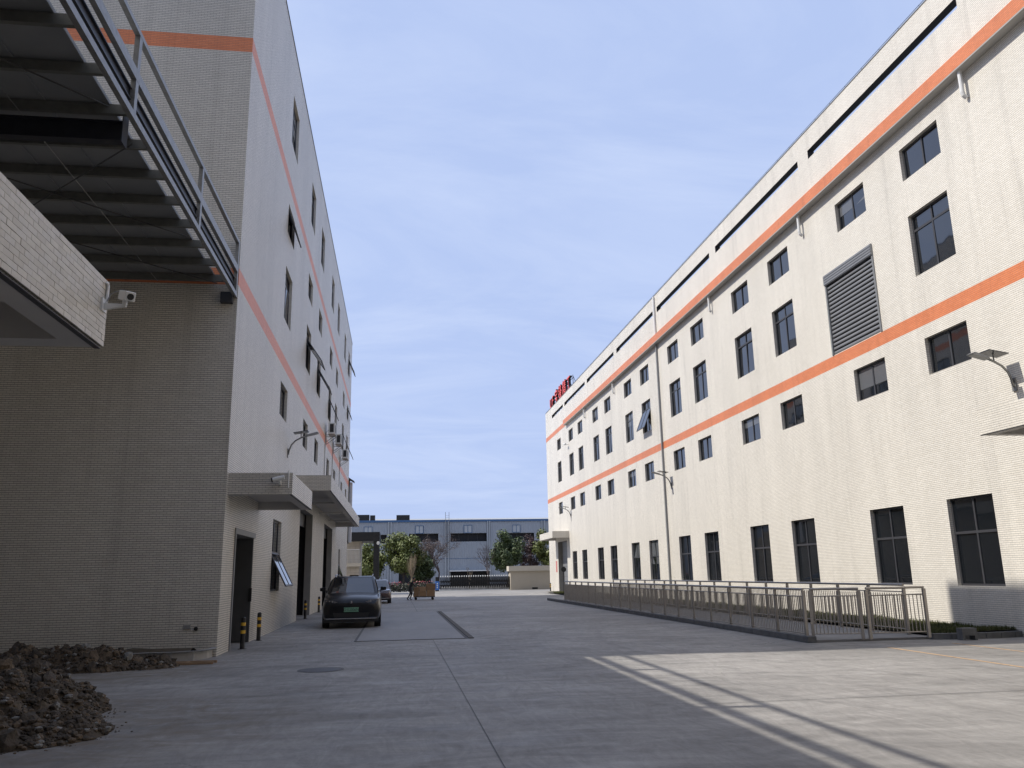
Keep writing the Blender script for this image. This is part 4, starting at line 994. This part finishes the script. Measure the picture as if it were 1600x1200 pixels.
for z in (.15, .85): MB().box(-1.2, 3.7, 88.19, 88.21, z, z+.04).build('rail', black, hd)
hg = leaves(2600, lambda r_: (Vector((r_.uniform(-6, 3.7), r_.uniform(89, 89.6), r_.uniform(.05, .85))), Vector((0, -1, .3))), .11, 4, hedgem, 'hedge', None); tag(hg, 'dark hedge behind the picket fence', 'hedge', kind='stuff')
fl = leaves(170, lambda r_: (Vector((r_.uniform(-6, 3.7), r_.uniform(88.9, 89.5), r_.uniform(.72, 1.05))), Vector((0, -1, .5))), .10, 6, flower, 'flowers', None); tag(fl, 'red flowers along the top of the hedge', 'flowers', kind='stuff')

# ------------------------------------------------------------------ trees
def leafy_tree(label, x, y, h, rx, zb, mat, seed, nl=3600, ls=.20, group='evergreen trees beyond the gate'):
    rr = random.Random(seed); t = thing('tree', label, 'tree', (x, y, 0), group)
    tr = MB(); tr.tube([(x, y, 0), (x+.05, y, zb), (x, y+.1, (zb+h)/2)], [.17, .13, .06], 8)
    cl = []
    for i in range(38):
        while True:
            d_ = Vector((rr.uniform(-1, 1), rr.uniform(-1, 1), rr.uniform(-1, 1)))
            if .25 < d_.length < 1: break
        cz = (zb+h)/2; c_ = Vector((x+d_.x*rx*.78, y+d_.y*rx*.7, cz+d_.z*(h-zb)*.40)); cl.append((c_, rr.uniform(.5, .85)*rx*.46))
        if i % 3 == 0: tr.tube([(x, y, zb+.1), (x*.5+c_.x*.5, y*.5+c_.y*.5, (zb+c_.z)*.5+.1), c_], [.06, .04, .015], 5)
    tr.build('trunk', barkm, t)
    def fn(r_):
        c_, r0 = r_.choice(cl); d_ = Vector((r_.gauss(0, 1), r_.gauss(0, 1), r_.gauss(0, 1))).normalized()
        return c_+d_*r0*(r_.random()**.45), d_
    leaves(nl, fn, ls, seed+1, mat, 'crown', t)
leafy_tree('bright green bushy tree left of the pale pollarded tree', .75, 104, 7.0, 3.0, 1.3, leafg, 11, 12000, .15)
leafy_tree('green tree seen through the black porch frame', -3.3, 105, 5.9, 2.5, .7, leafg, 12, 9000, .15)
leafy_tree('dense dark green tree right of the gate', 13.75, 104, 7.15, 2.6, 1.7, leafd, 13, 12000, .14)
leafy_tree('green tree half hidden by the right factory corner', 18.9, 104, 7.5, 2.2, .8, leafg, 14, 8000, .15)
leafy_tree('reddish purple leaved tree beside the dark green tree', 16.7, 105.5, 6.75, 1.9, 1.0, leafr, 15, 5000, .10)
leafy_tree('dark tree in the shade behind the flowering hedge', 2.9, 107, 5.0, 2.1, .4, leafd, 16, 6000, .15)
def bare_tree(label, x, y, h, spread, seed, mat, depth=5, buds=0, upright=.5, tw=.09):
    rr = random.Random(seed); t = thing('tree', label, 'tree', (x, y, 0), 'bare trees beyond the gate'); m = MB(); tips = []
    def grow(p, d_, ln, r0, lv):
        q = p+d_*ln; mid = (p+q)/2+Vector((rr.uniform(-.06, .06), rr.uniform(-.06, .06), 0))*ln
        m.tube([p, mid, q], [r0, r0*.85, r0*.68], 5 if lv < 2 else 3, cap=False)
        if lv >= depth: tips.append(q); return
        tips.append(q) if lv > 2 else None
        for i in range(rr.choice((2, 3, 4)) if lv else 4):
            nd = (d_+Vector((rr.gauss(0, spread), rr.gauss(0, spread), rr.gauss(upright*.35, .25)))).normalized(); grow(q, nd, ln*rr.uniform(.6, .86), r0*.62, lv+1)
    grow(Vector((x, y, 0)), Vector((0, 0, 1)), h*.26, tw, 0)
    m.build('trunk', mat, t)
    if buds:
        leaves(buds, lambda r_: (r_.choice(tips)+Vector((r_.gauss(0, .12), r_.gauss(0, .12), r_.gauss(0, .12))), Vector((0, -1, 0))), .05, seed, budm, 'crown', t)
bare_tree('bare brown tree with fine twigs left of the gate centre', 5.1, 103, 7.3, .50, 21, twigd, 6, 2600, .5, .13)
bare_tree('sparse bare grey tree behind the right half of the gate', 11.1, 103, 6.0, .40, 27, twigd, 5, 0, .6, .10)
bare_tree('small pale bare sapling behind the gate middle', 8.6, 101, 3.0, .30, 24, twigm, 4, 0, 1.0, .04)
pt = thing('tree', 'pale pollarded tree of upright twigs behind the cart', 'tree', (1.75, 101, 0), 'bare trees beyond the gate'); rr = random.Random(9); m = MB(); m.tube([(1.75, 101, 0), (1.75, 101, 1.3)], [.13, .11], 8)
for i in range(46):
    a = rr.uniform(0, 6.28); r_ = rr.uniform(.1, .75); top = Vector((1.75+math.cos(a)*r_, 101+math.sin(a)*r_, rr.uniform(3.2, 4.25))); b0 = Vector((1.75, 101, rr.uniform(1.1, 1.35)))
    m.tube([b0, b0.lerp(top, .5)+Vector((math.cos(a)*.15, math.sin(a)*.15, 0)), top], [.026, .018, .008], 4, cap=False)
m.build('trunk', twigm, pt)

# ------------------------------------------------------------------ warehouse across the road
wh = thing('warehouse', 'long blue grey corrugated warehouse across the road beyond the gate', 'warehouse', (8, 124, 0))
YW = 124
wopen = [(-4.85, -3.75, 7.85, 8.70), (2.62, 3.74, 7.74, 8.78), (9.82, 10.96, 7.74, 8.78), (17.16, 18.25, 7.74, 8.74), (24.5, 25.6, 7.74, 8.74)]
bands = [(-6.5, -1.4, 6.35, 7.55), (1.76, 5.95, 6.45, 7.65), (7.71, 13.2, 6.45, 7.65), (15.2, 20.45, 6.45, 7.6), (22.6, 28, 6.45, 7.6)]
doors = [(7.75, 13.45, 0, 2.12), (.2, 4.9, 0, 4.3)]
cl_ = MB()
x = -30.0; P_ = .36
while x < 46:      # trapezoidal ribs, cut where openings are
    segs = [(0, 9.35)]
    for (a, b, c, d) in wopen+bands+doors:
        if a < x+P_/2 < b:
            ns = []
            for s0, s1 in segs:
                if c > s0: ns.append((s0, min(s1, c)))
                if d < s1: ns.append((max(s0, d), s1))
            segs = [q for q in ns if q[1]-q[0] > .02]
    for s0, s1 in segs:
        px_ = [(x, YW), (x+.22, YW), (x+.255, YW-.05), (x+.325, YW-.05), (x+P_, YW)]
        for i in range(4): cl_.face([(*px_[i], s0), (*px_[i+1], s0), (*px_[i+1], s1), (*px_[i], s1)])
    x += P_
cl_.build('wall', bluewall, wh)
MB().box(-30, 46, YW+.62, YW+.7, 0, 9.3).build('inner_wall', darkopen, wh)
for (a, b, c, d) in wopen:
    w = MB().box(a-.06, b+.06, YW-.09, YW+.02, c-.06, c).box(a-.06, b+.06, YW-.09, YW+.02, d, d+.06).box(a-.06, a, YW-.09, YW+.02, c, d).box(b, b+.06, YW-.09, YW+.02, c, d).box((a+b)/2-.03, (a+b)/2+.03, YW-.08, YW+.02, c, d).build('window', bluefas, wh)
    MB().box(a, (a+b)/2-.03, YW-.03, YW, c, d).build('pane', wpale, w); MB().box((a+b)/2+.03, b, YW-.03, YW, c, d).build('pane', wpale, w)
for (a, b, c, d) in bands:
    o = MB().box(a, b, YW+.5, YW+.55, c, d).build('louvre_band', darkopen, wh); MB().box(a-.2, b+.2, YW, YW+.5, d, d+.03).box(a-.2, b+.2, YW, YW+.5, c-.03, c).build('band_edge', bluewall, o)
    n_ = int((b-a)/1.1)
    for i in range(1, n_): MB().box(a+(b-a)*i/n_-.03, a+(b-a)*i/n_+.03, YW+.42, YW+.495, c, d).build('band_mullion', dkmetal, o)
for (a, b, c, d) in doors: MB().box(a-.15, b+.15, YW+.55, YW+.6, c, d+.1).build('door_opening', darkopen, wh)
MB().box(7.6, 13.6, YW-1.3, YW-.06, 2.12, 2.26).build('door_canopy', whitep, wh)
MB().box(-30, 46, YW-.16, YW+.1, 9.35, 9.66).build('gutter', bluefas, wh)
MB().face([(-30, YW-.1, 9.67), (46, YW-.1, 9.67), (46, YW+22, 11.3), (-30, YW+22, 11.3)]).build('roof', roofgrey, wh)
MB().box(-30, 46, YW-.075, YW-.052, 3.95, 4.0).build('flashing', bluefas, wh)
for x in (-1.3, -.95, 7.05, 7.5, 13.35, 13.65, 21.6, 22.0): MB().tube([(x, YW-.14, 0), (x, YW-.14, 9.4)], .075, 6).build('downpipe', wpale, wh)
for x0, x1, z1 in ((-6.6, -4.16, 10.5), (-4.05, -3.32, 10.42), (-.2, 1.75, 10.42)): MB().box(x0, x1, YW-.05, YW+1.2, 9.68, z1).build('roof_vent', black, wh)
ld = MB()
for x in (7.02, 7.55): ld.box(x-.03, x+.03, YW-.6, YW-.54, 4.4, 10.75)
for i in range(20): ld.box(7.02, 7.55, YW-.58, YW-.55, 4.5+i*.3, 4.53+i*.3)
ld.build('ladder', galv, wh)
